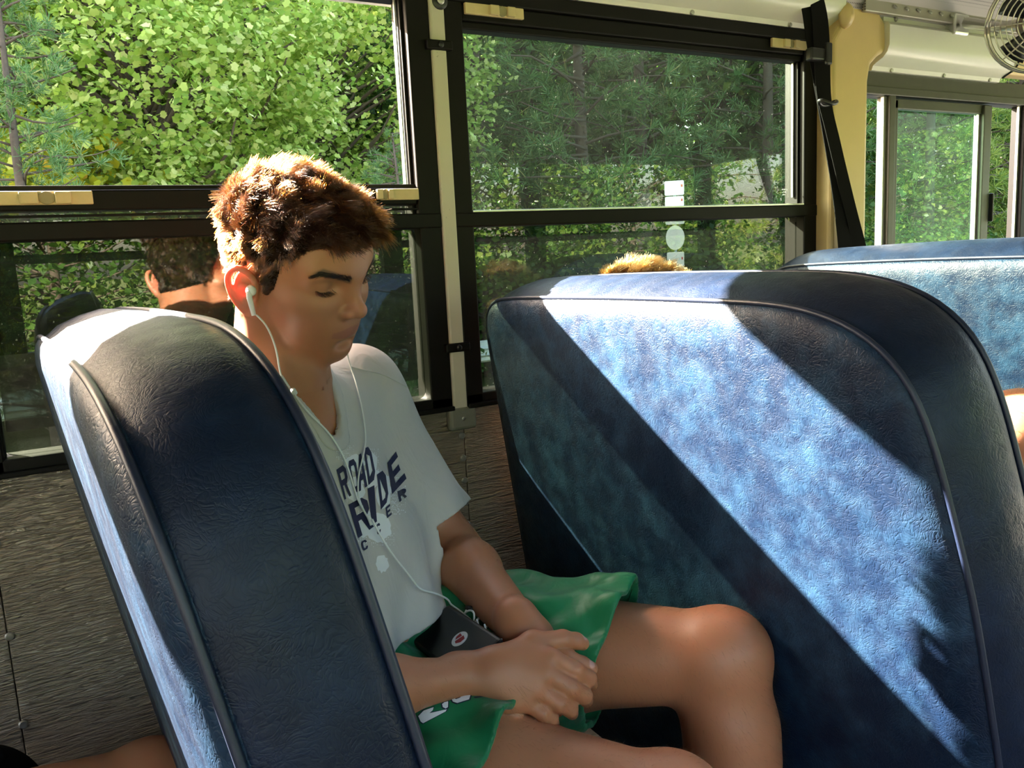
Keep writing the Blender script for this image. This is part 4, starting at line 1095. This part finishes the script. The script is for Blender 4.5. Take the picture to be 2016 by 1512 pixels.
# ---- things worn and held: print, collar, earphones, phone
dg = bpy.context.evaluated_depsgraph_get(); dg.update()
def bvh_of(*objs):
    V = []; Fq = []
    for o in objs:
        me = o.evaluated_get(dg).to_mesh(); b = len(V); n_ = len(me.vertices)
        co = np.empty(n_*3, np.float32); me.vertices.foreach_get('co', co); V += [tuple(p) for p in co.reshape(-1, 3)]
        li = np.empty(len(me.loops), np.int32); me.loops.foreach_get('vertex_index', li); Fq += [tuple(int(i)+b for i in q) for q in li.reshape(-1, 4)]
        o.evaluated_get(dg).to_mesh_clear()
    return BVHTree.FromPolygons(V, Fq)
bv_shirt = bvh_of(shirt); bv_shorts = bvh_of(shorts); bv_all = bvh_of(shirt, shorts, body)
def cast(px, bv, lift=.001):
    d = unit(ray(px)); h_ = bv.ray_cast(Vector((0, 0, 0)), Vector(d))
    if h_[0] is None: return None
    n_ = np.array(h_[1]); n_ = -n_ if n_ @ d > 0 else n_
    return np.array(h_[0]) + n_*lift
def printed(name, polys, bv, lift, mat, parent):
    """flat print: 2-D outlines (photo pixels, triangulated) laid onto the cloth"""
    import bmesh
    bm = bmesh.new()
    for P in polys:
        vs_ = [bm.verts.new((p[0], p[1], 0)) for p in P]
        try: bm.faces.new(vs_)
        except ValueError: pass
    bmesh.ops.triangulate(bm, faces=bm.faces[:])
    for _ in range(3):
        es = [e for e in bm.edges if e.calc_length() > 7]
        if not es: break
        bmesh.ops.subdivide_edges(bm, edges=es, cuts=1, use_grid_fill=False); bmesh.ops.triangulate(bm, faces=bm.faces[:])
    bad = []
    for v in bm.verts:
        q = cast((v.co.x, v.co.y), bv, lift)
        if q is None: bad.append(v)
        else: v.co = q
    if bad: bmesh.ops.delete(bm, geom=bad, context='VERTS')
    me = bpy.data.meshes.new(name); bm.to_mesh(me); bm.free(); me.materials.append(mat)
    o = bpy.data.objects.new(name, me); COL.objects.link(o); o.parent = parent; o.matrix_parent_inverse = Matrix.Identity(4)
    return o
# block capitals as strokes in a unit box (x right, y down)
GL = {'R': [[(0, 0), (.26, 0), (.26, 1), (0, 1)], [(.26, 0), (.75, 0), (1, .16), (1, .42), (.78, .58), (.26, .58), (.26, .40), (.66, .40), (.72, .34), (.72, .24), (.66, .18), (.26, .18)], [(.42, .55), (.70, .55), (1, 1), (.70, 1)]],
      'O': [[(0, .16), (.22, 0), (.5, 0), (.5, .18), (.34, .18), (.27, .26), (.27, .74), (.34, .82), (.5, .82), (.5, 1), (.22, 1), (0, .84)], [(.5, 0), (.78, 0), (1, .16), (1, .84), (.78, 1), (.5, 1), (.5, .82), (.66, .82), (.73, .74), (.73, .26), (.66, .18), (.5, .18)]],
      'A': [[(.36, 0), (.60, 0), (.28, 1), (0, 1)], [(.40, 0), (.64, 0), (1, 1), (.72, 1)], [(.26, .56), (.74, .56), (.80, .74), (.20, .74)]],
      'D': [[(0, 0), (.28, 0), (.28, 1), (0, 1)], [(.28, 0), (.70, 0), (1, .2), (1, .8), (.70, 1), (.28, 1), (.28, .82), (.60, .82), (.72, .72), (.72, .28), (.60, .18), (.28, .18)]],
      'I': [[(0, 0), (1, 0), (1, 1), (0, 1)]],
      'E': [[(0, 0), (.32, 0), (.32, 1), (0, 1)], [(.32, 0), (1, 0), (1, .2), (.32, .2)], [(.32, .40), (.85, .40), (.85, .60), (.32, .60)], [(.32, .80), (1, .80), (1, 1), (.32, 1)]],
      'C': [[(1, .30), (.70, .30), (.62, .18), (.38, .18), (.28, .28), (.28, .72), (.38, .82), (.62, .82), (.70, .70), (1, .70), (1, .82), (.80, 1), (.20, 1), (0, .82), (0, .18), (.20, 0), (.80, 0), (1, .18)]]}
def glyph(ch, quad):
    """quad: TL, TR, BR, BL in pixels of the 3.024x study crop at (600, 650)"""
    q = [np.array((600 + a/3.024, 650 + b/3.024)) for a, b in quad]; out = []
    for P in GL[ch]:
        out.append([tuple((q[0]*(1-u) + q[1]*u)*(1-v) + (q[3]*(1-u) + q[2]*u)*v) for u, v in P])
    return out
r = np.random.default_rng(5)
def blot(cx, cy, rx, ry, n_=26, j=.18): return [tuple((600 + (cx + rx*(1 + r.uniform(-j, j))*math.cos(a))/3.024, 650 + (cy + ry*(1 + r.uniform(-j, j))*math.sin(a))/3.024)) for a in np.linspace(0, 2*math.pi, n_, endpoint=False)]
bl = [blot(300, 790, 62, 48), blot(400, 790, 30, 62), blot(440, 1180, 75, 82), blot(360, 1150, 50, 80), blot(300, 950, 55, 70), blot(470, 950, 45, 110), blot(460, 1390, 38, 50), blot(400, 880, 60, 60)]
for (x0, x1, y0, y1) in ((190, 300, 690, 780), (320, 440, 1080, 1290), (470, 560, 880, 1080), (430, 540, 1180, 1290), (520, 600, 930, 1100), (380, 440, 710, 840)):
    for gx in np.arange(x0, x1, 11):
        for gy in np.arange(y0, y1, 11):
            if r.uniform() < .5: q = r.uniform(1.8, 4.2); bl.append(blot(gx, gy, q, q, 6, .1))
pr1 = printed('splash_print', bl, bv_shirt, .0004, M['white_print'], shirt); pr1['label'] = 'white halftone splash'
L1 = []
for ch, q in (('R', [(186, 832), (236, 795), (276, 985), (234, 1012)]), ('O', [(250, 785), (298, 762), (330, 950), (292, 978)]), ('A', [(300, 752), (352, 725), (372, 930), (318, 965)]), ('D', [(346, 708), (386, 690), (424, 880), (378, 925)]),
              ('R', [(258, 1040), (362, 985), (410, 1170), (316, 1240)]), ('I', [(372, 945), (412, 925), (428, 1140), (398, 1165)]), ('D', [(426, 862), (474, 828), (500, 1010), (452, 1070)]), ('E', [(488, 792), (540, 722), (604, 884), (518, 978)]),
              ('C', [(330, 1262), (362, 1245), (376, 1298), (344, 1318)]), ('C', [(424, 1160), (444, 1145), (452, 1200), (430, 1222)]), ('E', [(478, 1058), (504, 1036), (516, 1098), (488, 1122)]), ('R', [(548, 962), (598, 938), (606, 992), (562, 1025)])):
    L1 += glyph(ch, q)
pr2 = printed('lettering', L1, bv_shirt, .0009, M['navy_print'], shirt); pr2['label'] = 'navy block lettering across the chest'
S7 = lambda P: [(740 + a/4.297, 1160 + b/4.297) for a, b in P]
sh = [[(345, 1005), (440, 925), (540, 912), (450, 985), (350, 1040)], [(362, 1075), (405, 1030), (490, 1000), (482, 1025), (455, 1050), (600, 1018), (590, 1036), (412, 1080), (402, 1135), (382, 1120)],
      [(560, 975), (580, 960), (612, 953), (610, 1000), (590, 1012), (566, 1000)], [(635, 920), (680, 935), (718, 920), (698, 885), (740, 882), (756, 908), (800, 903), (790, 936), (690, 966), (652, 955)]]
def grow(P, k): c = np.mean(P, 0); return [tuple(c + (np.array(p)-c)*(1 + k/np.linalg.norm(np.array(p)-c))) for p in P]
printed('lettering_edge', [S7(grow(P, 11)) for P in sh] + [S7([(825, 915), (985, 886), (990, 897), (840, 925)])], bv_shorts, .0004, M['navy_print'], shorts)
printed('lettering', [S7(P) for P in sh], bv_shorts, .0009, M['white_print'], shorts)
# sewn lines and collar band
def along(pxs, bv, lift, n_=40):
    P = spline(np.array(pxs, float), n_); out = [cast(p, bv, lift) for p in P]; return [q for q in out if q is not None]
def sewn(name, pxs, bv, rad, mat, par, squash=None, lift=.0006):
    q = along(pxs, bv, lift)
    if len(q) > 3:
        o = MB().tube(q, rad, 7, True, squash).build(name, mat, par, True); o.matrix_parent_inverse = Matrix.Identity(4); return o
sewn('yoke_seam', [(690, 722), (712, 728), (748, 736), (775, 748), (800, 762)], bv_shirt, .0011, M['shirt'], shirt)
sewn('hem_stitch', [(1245, 1160), (1215, 1240), (1185, 1310), (1150, 1380)], bv_shorts, .0009, plain('dark_thread', (.004, .09, .035), .7), shorts)

M['ear_white'] = plain('white_earphone_plastic', (.84, .84, .82), .35, 0, .03, 40, 0)
ep = empty('earphones', tuple(h2w((0, -.082, 0)))); tag(ep, 'white wired earphones hanging from the ears down to the phone', 'earphones')
def epart(o): o.parent = ep; o.matrix_parent_inverse = Matrix.Translation(-ep.location); return o
for s in (-1, 1):
    c = h2w((.003, s*.0815, .008)); d = unit(h2w((.017, s*.084, -.022)) - c)
    bm_ = MB(); ax = unit(h2w((0, s*1., .1)) - h2w((0, 0, 0))); kr = []
    for a in np.linspace(-math.pi/2, math.pi/2, 9):
        kr.append([tuple(c + ax*.0062*math.sin(a) + (np.cross(ax, d)*math.cos(q) + d*math.sin(q))*.0070*max(.03, math.cos(a))) for q in np.linspace(0, 2*math.pi, 16, endpoint=False)])
    epart(bm_.loft(kr, True, True, True).build('earbud', M['ear_white'], None, True))
    epart(MB().tube([c + ax*.003, c + ax*.005 + d*.008, c + ax*.004 + d*.030], [.0042, .0036, .0028], 12).build('earbud_stem', M['ear_white'], None, True))
def cable(pxs, start=None, lift=.004, rad=.00125, name='cable', end=None):
    q = along(pxs, bv_all, lift, 60)
    q = ([start] if start is not None else []) + q + ([end] if end is not None else [])
    q = [np.array(p) for p in q]
    for _ in range(6): q = [q[0]] + [(q[i-1] + 2*q[i] + q[i+1])/4 for i in range(1, len(q)-1)] + [q[-1]]
    return epart(MB().tube(q, rad, 8).build(name, M['ear_white'], None, True)), q
stemR = h2w((.003, -.0815, .008)) + unit(h2w((.017, -.084, -.022)) - h2w((.003, -.0815, .008)))*.030
cable([(520, 625), (530, 645), (541, 675), (547, 710), (553, 742), (566, 764), (578, 786), (600, 815), (640, 852), (672, 902), (690, 955), (702, 990), (724, 1028)], stemR, .005)
q = along([(553, 742), (566, 764), (576, 782)], bv_all, .006, 8)
epart(MB().tube(q, .0034, 10).build('inline_remote', M['ear_white'], None, True))
cable([(684, 716), (694, 745), (704, 785), (712, 830), (715, 868), (710, 905), (702, 940), (704, 985), (724, 1028)], h2w((.004, .088, -.045)), .004, .0011)
q = along([(721, 1018), (728, 1036)], bv_all, .005, 6); epart(MB().tube(q, .0026, 10).build('cable_splitter', M['ear_white'], None, True))

# phone lying in the lap, black case with an oval sticker
c0, c1, c2 = [cast(p, bv_all, .010) for p in ((846, 1268), (890, 1212), (985, 1250))]
ux = unit(c2 - c1); uy = unit((c0 - c1) - ux*((c0 - c1) @ ux)); un = np.cross(ux, uy)
if un @ c1 > 0: un = -un
phone = empty('phone', tuple(c1)); tag(phone, 'black cased phone with a round sticker lying in the lap', 'phone')
def php(u, v, w_): return c1 + ux*u + uy*v + un*w_
def ph_box(name, u0, u1, v0, v1, w0, w1, mat, bev):
    mb = MB().box(u0, u1, v0, v1, w0, w1); mb.v = [tuple(php(*p)) for p in mb.v]
    o = mb.build(name, mat, phone, bevel=bev, seg=3); o.matrix_parent_inverse = Matrix.Translation(-phone.location); return o
ph_box('phone_case', -.004, .135, -.003, .066, -.002, .008, M['black_plastic'], .005)
def ph_poly(name, P, w0, w1, mat):
    mb = MB().prism(P, 2, w0, w1); mb.v = [tuple(php(*p)) for p in mb.v]
    o = mb.build(name, mat, phone); o.matrix_parent_inverse = Matrix.Translation(-phone.location); return o
rd_ = ray((905, 1258)); sc_ = rd_*(((c1 + un*.008) @ un)/(rd_ @ un)) - c1; su, sv = sc_ @ ux, sc_ @ uy
ph_poly('sticker', [(su + .0115*math.cos(a), sv + .0115*math.sin(a)) for a in np.linspace(0, 2*math.pi, 32, endpoint=False)], .008, .0084, M['white_print'])
M['sticker_red'] = plain('sticker_red', (.32, .01, .015), .5, 0, .05, 40, 0)
ph_poly('sticker_emblem', [(su-.0070, sv-.0062), (su-.0010, sv-.0050), (su-.0048, sv+.0040), (su-.0075, sv+.0005)], .0084, .0087, M['sticker_red'])
ph_poly('sticker_emblem', [(su+.0012, sv-.0062), (su+.0074, sv-.0040), (su+.0066, sv+.0028), (su+.0010, sv+.0075), (su-.0030, sv+.0058)], .0084, .0087, M['sticker_red'])
jack = c1 + ux*.030 + uy*(-.004) + un*.004
lapc = lambda P: [(740 + a/4.297, 1160 + b/4.297) for a, b in P]
cable([(724, 1028), (742, 1062), (762, 1092), (800, 1140), (822, 1165)] + lapc([(430, 35), (520, 95), (610, 155), (730, 230), (800, 290), (862, 355), (930, 418), (1005, 452)]), None, .0105, .00125)
cable(lapc([(785, 208), (800, 185), (850, 162), (900, 180), (908, 225), (880, 300), (868, 360), (905, 420), (960, 445)]), None, .013, .00125)
cable(lapc([(925, 232), (945, 290), (975, 360), (1030, 425), (1060, 445)]), None, .012, .00125)
cable(lapc([(985, 285), (1000, 330), (1040, 385), (1110, 410)]), None, .010, .00125)
q = cast(lapc([(775, 210)])[0], bv_all, .012); o = MB().tube([q, q + ux*.012 - uy*.004], .0036, 10).build('jack_plug', M['black_plastic'], None, True); epart(o)

# fine hair on legs and forearms
tri_c = PV[PQ].mean(1); tri_n = np.cross(PV[PQ[:, 1]] - PV[PQ[:, 0]], PV[PQ[:, 3]] - PV[PQ[:, 0]]); ta = np.linalg.norm(tri_n, axis=1); tri_n /= ta[:, None] + 1e-12
def near_seg(P_, a, b, t0, t1, rmax):
    ab = b - a; t = (P_ - a) @ ab / (ab @ ab); d = np.linalg.norm(P_ - a - np.clip(t, 0, 1)[:, None]*ab, axis=1); return (t > t0) & (t < t1) & (d < rmax)
wl = (near_seg(tri_c, LHIP, LKN, .66, 1.1, .12) | near_seg(tri_c, LKN, LAN, .0, .9, .09) | near_seg(tri_c, RHIP, RKN, .55, 1.1, .12) | near_seg(tri_c, RKN, RAN, .0, .9, .09)) & (tri_c[:, 2] < -.40)
wa = (near_seg(tri_c, LEL, LWR, .0, .9, .06) | near_seg(tri_c, REL, RWR, .0, .9, .06)) & ~wl
pw = ta * (wl*1.0 + wa*.8); pw /= pw.sum(); pk = r.choice(len(PQ), 9000, p=pw)
dd = tri_n[pk]*.75 + np.where(wl[pk][:, None], unit(LKN-LHIP)*.5 + np.array((0, 0, -.45)), unit(LWR-LEL)*.6) + r.normal(0, .28, (9000, 3)); dd /= np.linalg.norm(dd, axis=1)[:, None]
ln = r.uniform(.004, .010, 9000)*np.where(wl[pk], 1, .6)
ss = np.stack([tri_c[pk] + dd*(ln*t_)[:, None] + np.array((0, 0, -1.))*(ln*t_*t_*.35)[:, None] for t_ in (0, .5, 1)], 1)
pchild(curves_obj('body_hair', ss, .000055, M['fuzz'], .3))

# ------------------------------------------------------------------ other passengers, only partly in view
def simple_body(name, label, groups, h, cut_fn=None):
    lo = np.min([p[0] for g_ in groups for p in g_[0]], 0); hi = np.max([p[1] for g_ in groups for p in g_[0]], 0)
    b = Block(lo - .02, hi + .02, h)
    for g_, k_ in groups: b.group(g_, k_)
    return b.mesh()
# slouching passenger in the next row: the top of the hair and a raised knee show
h2S = .93; h2R = rotm(math.radians(-20), math.radians(20), 0); h2P = np.array([.955, 1.205, -.165])
def g2w(p): return (np.asarray(p)*h2S) @ h2R.T + h2P
p2 = empty('person', (1.05, 1.12, FL)); tag(p2, 'slouching passenger behind the sunlit seat, light brown hair and a bare knee showing', 'person')
def p2c(o): o.parent = p2; o.matrix_parent_inverse = Matrix.Translation(-p2.location); return o
f2 = unit((1, -.35, 0)); l2 = unit((.35, 1, 0)); A2 = np.stack([f2, l2, (0, 0, 1)], 1); N2 = np.array([.93, 1.21, -.31]); V2 = np.array([1.03, 1.12, -.63])
kn1 = px3((2010, 855), 1.13); kn2 = np.array([1.27, .98, -.42])
gg = [([ell(N2 + (.02, -.02, -.15), (.095, .145, .16), A2, k=.06), ell(V2 + (-.01, .01, .10), (.10, .135, .15), A2, k=.06), ell(V2, (.11, .155, .10), A2, k=.06), cone(g2w((-.03, 0, -.02)), N2, .048, .056, k=.03)], 0),
      (leg_prims(V2 + (.03, -.07, 0), kn1, np.array([1.24, .66, -.70])), .03), (leg_prims(V2 + (.03, .08, 0), kn2, np.array([1.26, .95, -.85])), .03),
      (arm_prims(N2 + l2*.17 + (0, 0, -.04), np.array([1.06, 1.27, -.55]), np.array([1.15, 1.1, -.55])), .02), (arm_prims(N2 - l2*.17 + (0, 0, -.04), np.array([1.0, .95, -.55]), np.array([1.13, 1.05, -.55])), .02)]
bv2, bq2 = simple_body('x', '', gg, .0065)
c2_ = (bv2[bq2].mean(1) - h2P) @ h2R / h2S
bq2 = bq2[(c2_[:, 2] <= CUT + .006) | (np.abs(c2_[:, :2]).max(1) > .12)]
V_, Q_ = weld_merge([(g2w(hv), hq), (bv2, bq2)])
b2_ = p2c(npmesh('body', V_, Q_, M['skin'], None, True))
cap2 = p2c(npmesh('hair', g2w(cp_), cq, plain('fair_hair_undercoat', (.16, .075, .03), .6, 0, .3, 160, .5), None, True))
M['fair_hair'] = hair_mat('fair_brown_hair', .40)
p2c(curves_obj('hair_strands', g2w(st[::2].reshape(-1, 3)).reshape(st[::2].shape), .00030, M['fair_hair'], .4))
sb2 = Block((.70, .85, -.70), (1.30, 1.45, -.28), .006)
sb2.group([ell(N2 + (.02, -.02, -.15), (.112, .162, .175), A2, k=.06), ell(V2 + (-.01, .01, .10), (.116, .15, .155), A2, k=.06)]); sb2.F = np.maximum(np.maximum(sb2.F, -(sb2.F + f32(.012))), -cone(N2 + (0, 0, .1), N2, .075, .07)[2](*sb2.grid(tuple(slice(0, q) for q in sb2.n)))).astype(f32)
v_, q_ = sb2.mesh(); p2c(npmesh('shirt', v_, q_, cloth('grey_jersey', (.30, .30, .31), (.36, .36, .37), .7), None, True))
kv = V_[Q_].mean(1); kn_ = np.cross(V_[Q_[:, 1]] - V_[Q_[:, 0]], V_[Q_[:, 3]] - V_[Q_[:, 0]]); kA = np.linalg.norm(kn_, axis=1); kn_ /= kA[:, None] + 1e-12
kp = kA*(np.linalg.norm(kv - kn1, axis=1) < .13); kp /= kp.sum(); pk = r.choice(len(Q_), 2500, p=kp); d_ = kn_[pk] + r.normal(0, .4, (2500, 3)); L_ = r.uniform(.004, .010, (2500, 1))
p2c(curves_obj('body_hair', np.stack([kv[pk] + d_*L_*t_ for t_ in (0, .5, 1)], 1), .00008, M['fuzz'], .3))

# passenger in the row behind: a bare knee against the back of the near seat
p3_ = empty('person', (-.42, .98, FL)); tag(p3_, 'passenger behind the near seat with only a bare knee visible', 'person')
def p3c(o): o.parent = p3_; o.matrix_parent_inverse = Matrix.Translation(-p3_.location); return o
k3 = px3((300, 1548), 1.10); H3 = np.array([-.40, 1.04, -.63])
gg = [([ell(H3 + (.02, -.06, .0), (.12, .16, .10), k=.06), ell(H3 + (-.04, -.06, .20), (.11, .15, .20), k=.06)], 0), (leg_prims(H3, k3, k3 + (-.04, 0, -.40)), .03), (leg_prims(H3 + (0, -.16, 0), H3 + (.36, -.22, -.03), H3 + (.34, -.22, -.42)), .03)]
v_, q_ = simple_body('x', '', gg, .007); p3c(npmesh('body', v_, q_, M['skin'], None, True))
sb3 = Block((-.62, .72, -.80), (-.14, 1.24, -.20), .007)
sb3.group([ell(H3 + (.02, -.06, .0), (.135, .175, .115), k=.06), ell(H3 + (-.04, -.06, .20), (.125, .165, .21), k=.06), cone(H3, H3 + (k3-H3)*.5, .108, .10, k=.04), cone(H3 + (0, -.16, 0), H3 + (.17, -.19, -.02), .108, .10, k=.04)])
v_, q_ = sb3.mesh(); p3c(npmesh('clothes', v_, q_, cloth('black_jersey', (.012, .012, .014), (.02, .02, .022), .8), None, True))
# black bag on the seat behind, its rounded top in the corner of the view
bgc = px3((-15, 1565), 1.08)
bgr = empty('black_bag', (bgc[0], bgc[1], bgc[2] - .20)); tag(bgr, 'black rounded bag at the wall in the lower left corner', 'bag')
bb2 = Block(bgc - .20, bgc + .16, .006); bb2.group([ell(bgc + (-.02, 0, -.03), (.085, .065, .10), k=.03), ell(bgc + (-.02, -.05, -.07), (.06, .03, .06), k=.02), ell(bgc + (-.02, 0, -.10), (.09, .07, .07), k=.03)])
v_, q_ = bb2.mesh(); o = npmesh('bag_body', v_, q_, M['belt'], bgr, True); o.matrix_parent_inverse = Matrix.Translation(-bgr.location)
o = MB().tube(spline([bgc + (-.05, -.03, .06), bgc + (-.03, -.03, .10), bgc + (0, -.03, .10), bgc + (.02, -.03, .06)], 14), .006, 8).build('bag_handle', M['belt'], bgr, True); o.matrix_parent_inverse = Matrix.Translation(-bgr.location)

# ------------------------------------------------------------------ seat belt hanging beside the cream post
bt = empty('seat_belt', (1.70, 1.37, .60)); tag(bt, 'black webbing seat belt hanging beside the cream post', 'seat belt')
def btc(o): o.parent = bt; o.matrix_parent_inverse = Matrix.Translation(-bt.location); return o
def ribbon(name, pxs, y, wpx, tw=None):
    P = spline(np.array(pxs, float), 40); mb = MB(); rings = []
    for i, p in enumerate(P):
        yy = y if np.isscalar(y) else np.interp(i/39, np.linspace(0, 1, len(y)), y)
        c = ray(p); c = c*(yy/c[1]); t = P[min(i+1, 39)] - P[max(i-1, 0)]; t = t/np.linalg.norm(t)
        ww = (wpx if np.isscalar(wpx) else np.interp(i/39, np.linspace(0, 1, len(wpx)), wpx)) * (RC @ c)[2] / F_PX / 2
        rgt = RC[0]*abs(t[1]) - RC[1]*(-t[0])*np.sign(t[1]); rgt = unit(rgt - np.array((0, 1., 0))*rgt[1]*.6); nn_ = np.array((0, -1, 0))*.0009
        rings.append([c - rgt*ww - nn_, c + rgt*ww - nn_, c + rgt*ww + nn_, c - rgt*ww + nn_])
    mb.loft(rings, True, True, True); return btc(mb.build(name, M['belt'], None))
ribbon('strap', [(1572, -60), (1592, 20), (1604, 100), (1618, 180), (1634, 270), (1652, 380), (1664, 480), (1668, 560)], [1.40, 1.385, 1.375, 1.37, 1.37, 1.37], 34)
ribbon('strap', [(1594, -60), (1612, 20), (1618, 100), (1622, 190), (1640, 270), (1666, 380), (1690, 480), (1700, 560)], [1.395, 1.375, 1.36, 1.355, 1.36, 1.365], [36, 38, 34, 32, 34, 40])
ac_ = ray((1612, 108)); ac_ = ac_*(1.345/ac_[1])
btc(MB().box(ac_[0]-.032, ac_[0]+.034, ac_[1]-.008, ac_[1]+.012, ac_[2]-.014, ac_[2]+.014).build('belt_adjuster', M['black_plastic'], None, bevel=.005, seg=3))
btc(MB().box(ac_[0]+.012, ac_[0]+.030, ac_[1]-.014, ac_[1]-.004, ac_[2]-.022, ac_[2]+.026).build('adjuster_bar', M['black_plastic'], None, bevel=.004, seg=3))
lc = ray((1627, 203)); lc = lc*(1.345/lc[1])
btc(MB().tube([lc + np.array((.026*math.cos(a), -.012*math.sin(a)-.004, .010*math.cos(2*a)*.4)) for a in np.linspace(0, 2*math.pi, 25)], .0045, 8).build('belt_loop', M['black_plastic'], None, True))

# ------------------------------------------------------------------ small fan under the ceiling
fc_ = ray((2048, 42)); fc_ = fc_*(1.62/(RC @ fc_)[2])
fan = empty('fan', tuple(fc_)); tag(fan, 'small metal wire cage fan mounted under the ceiling', 'fan')
M['cage'] = plain('cage_wire', (.55, .52, .44), .3, .8, .1, 60, 0)
def fnc(o): o.parent = fan; o.matrix_parent_inverse = Matrix.Translation(-fan.location); return o
fax = unit(np.array((-.75, -.62, -.18))); fu = unit(np.cross(fax, (0, 0, 1.))); fv = np.cross(fu, fax); FR = .094
def fpt(rr, a, d): return fc_ + (fu*math.cos(a) + fv*math.sin(a))*rr + fax*d
for rr, d in [(FR, 0), (FR*.97, .018)] + [(FR*q, .018 + .022*math.sqrt(1-q*q)) for q in (.88, .78, .68, .58, .48, .38, .28, .18)]:
    fnc(MB().tube([fpt(rr, a, d) for a in np.linspace(0, 2*math.pi, 37)], .0014 if rr < FR*.96 else .0028, 6).build('cage_ring', M['cage'], None, True))
for k in range(8):
    a = k*math.pi/4; fnc(MB().tube([fpt(FR, a, -.002), fpt(FR*.97, a, .018), fpt(FR*.7, a, .034), fpt(FR*.15, a, .040)], .0014, 6).build('cage_spoke', M['cage'], None, True))
for k in range(4):
    a0 = k*math.pi/2 + .3; rings = []
    for rr in (.018, .04, .06, .078):
        rings.append([fpt(rr, a0 + q, -.006 + .014*(q/.7)) for q in (0, .25, .5, .75)] + [fpt(rr, a0 + q, -.0075 + .014*(q/.7)) for q in (.75, .5, .25, 0)])
    fnc(MB().loft(rings, True, True, True).build('blade', M['black_plastic'], None, True))
fnc(MB().tube([fpt(0, 0, .012), fpt(0, 0, -.05)], [.018, .034], 16).build('motor', plain('motor_shell', (.14, .07, .05), .4, .3), None, True))
b0 = ray((1905, 45)); b0 = b0*(1.36/b0[1])
fnc(MB().tube([fpt(0, 0, -.03), (fc_ + b0)/2 + (0, 0, -.01), b0], [.012, .010, .014], 10).build('arm', M['cage'], None, True))
br = MB().box(-.012, .05, -.018, .018, -.026, .026); br.v = [tuple(np.array(p) + b0 + (-.02, .03, 0)) for p in br.v]; fnc(br.build('bracket', M['alu'], None, bevel=.006, seg=3))
# etched maker's mark in the corner of the closed window
W2 = bpy.data.objects['window_2']
for i, (px_, w_) in enumerate((((1547, 373), 18), ((1547, 378), 14), ((1546, 383), 10))):
    c = ray(px_); c = c*((WY+.0235)/c[1])
    mb = MB()
    for j in range(int(w_/4)): mb.box(c[0] + (j - w_/8)*.0052, c[0] + (j - w_/8)*.0052 + .0034, c[1]-.0002, c[1], c[2]-.0016, c[2]+.0016)
    mb.build('glass_mark', M['white_print'], W2)
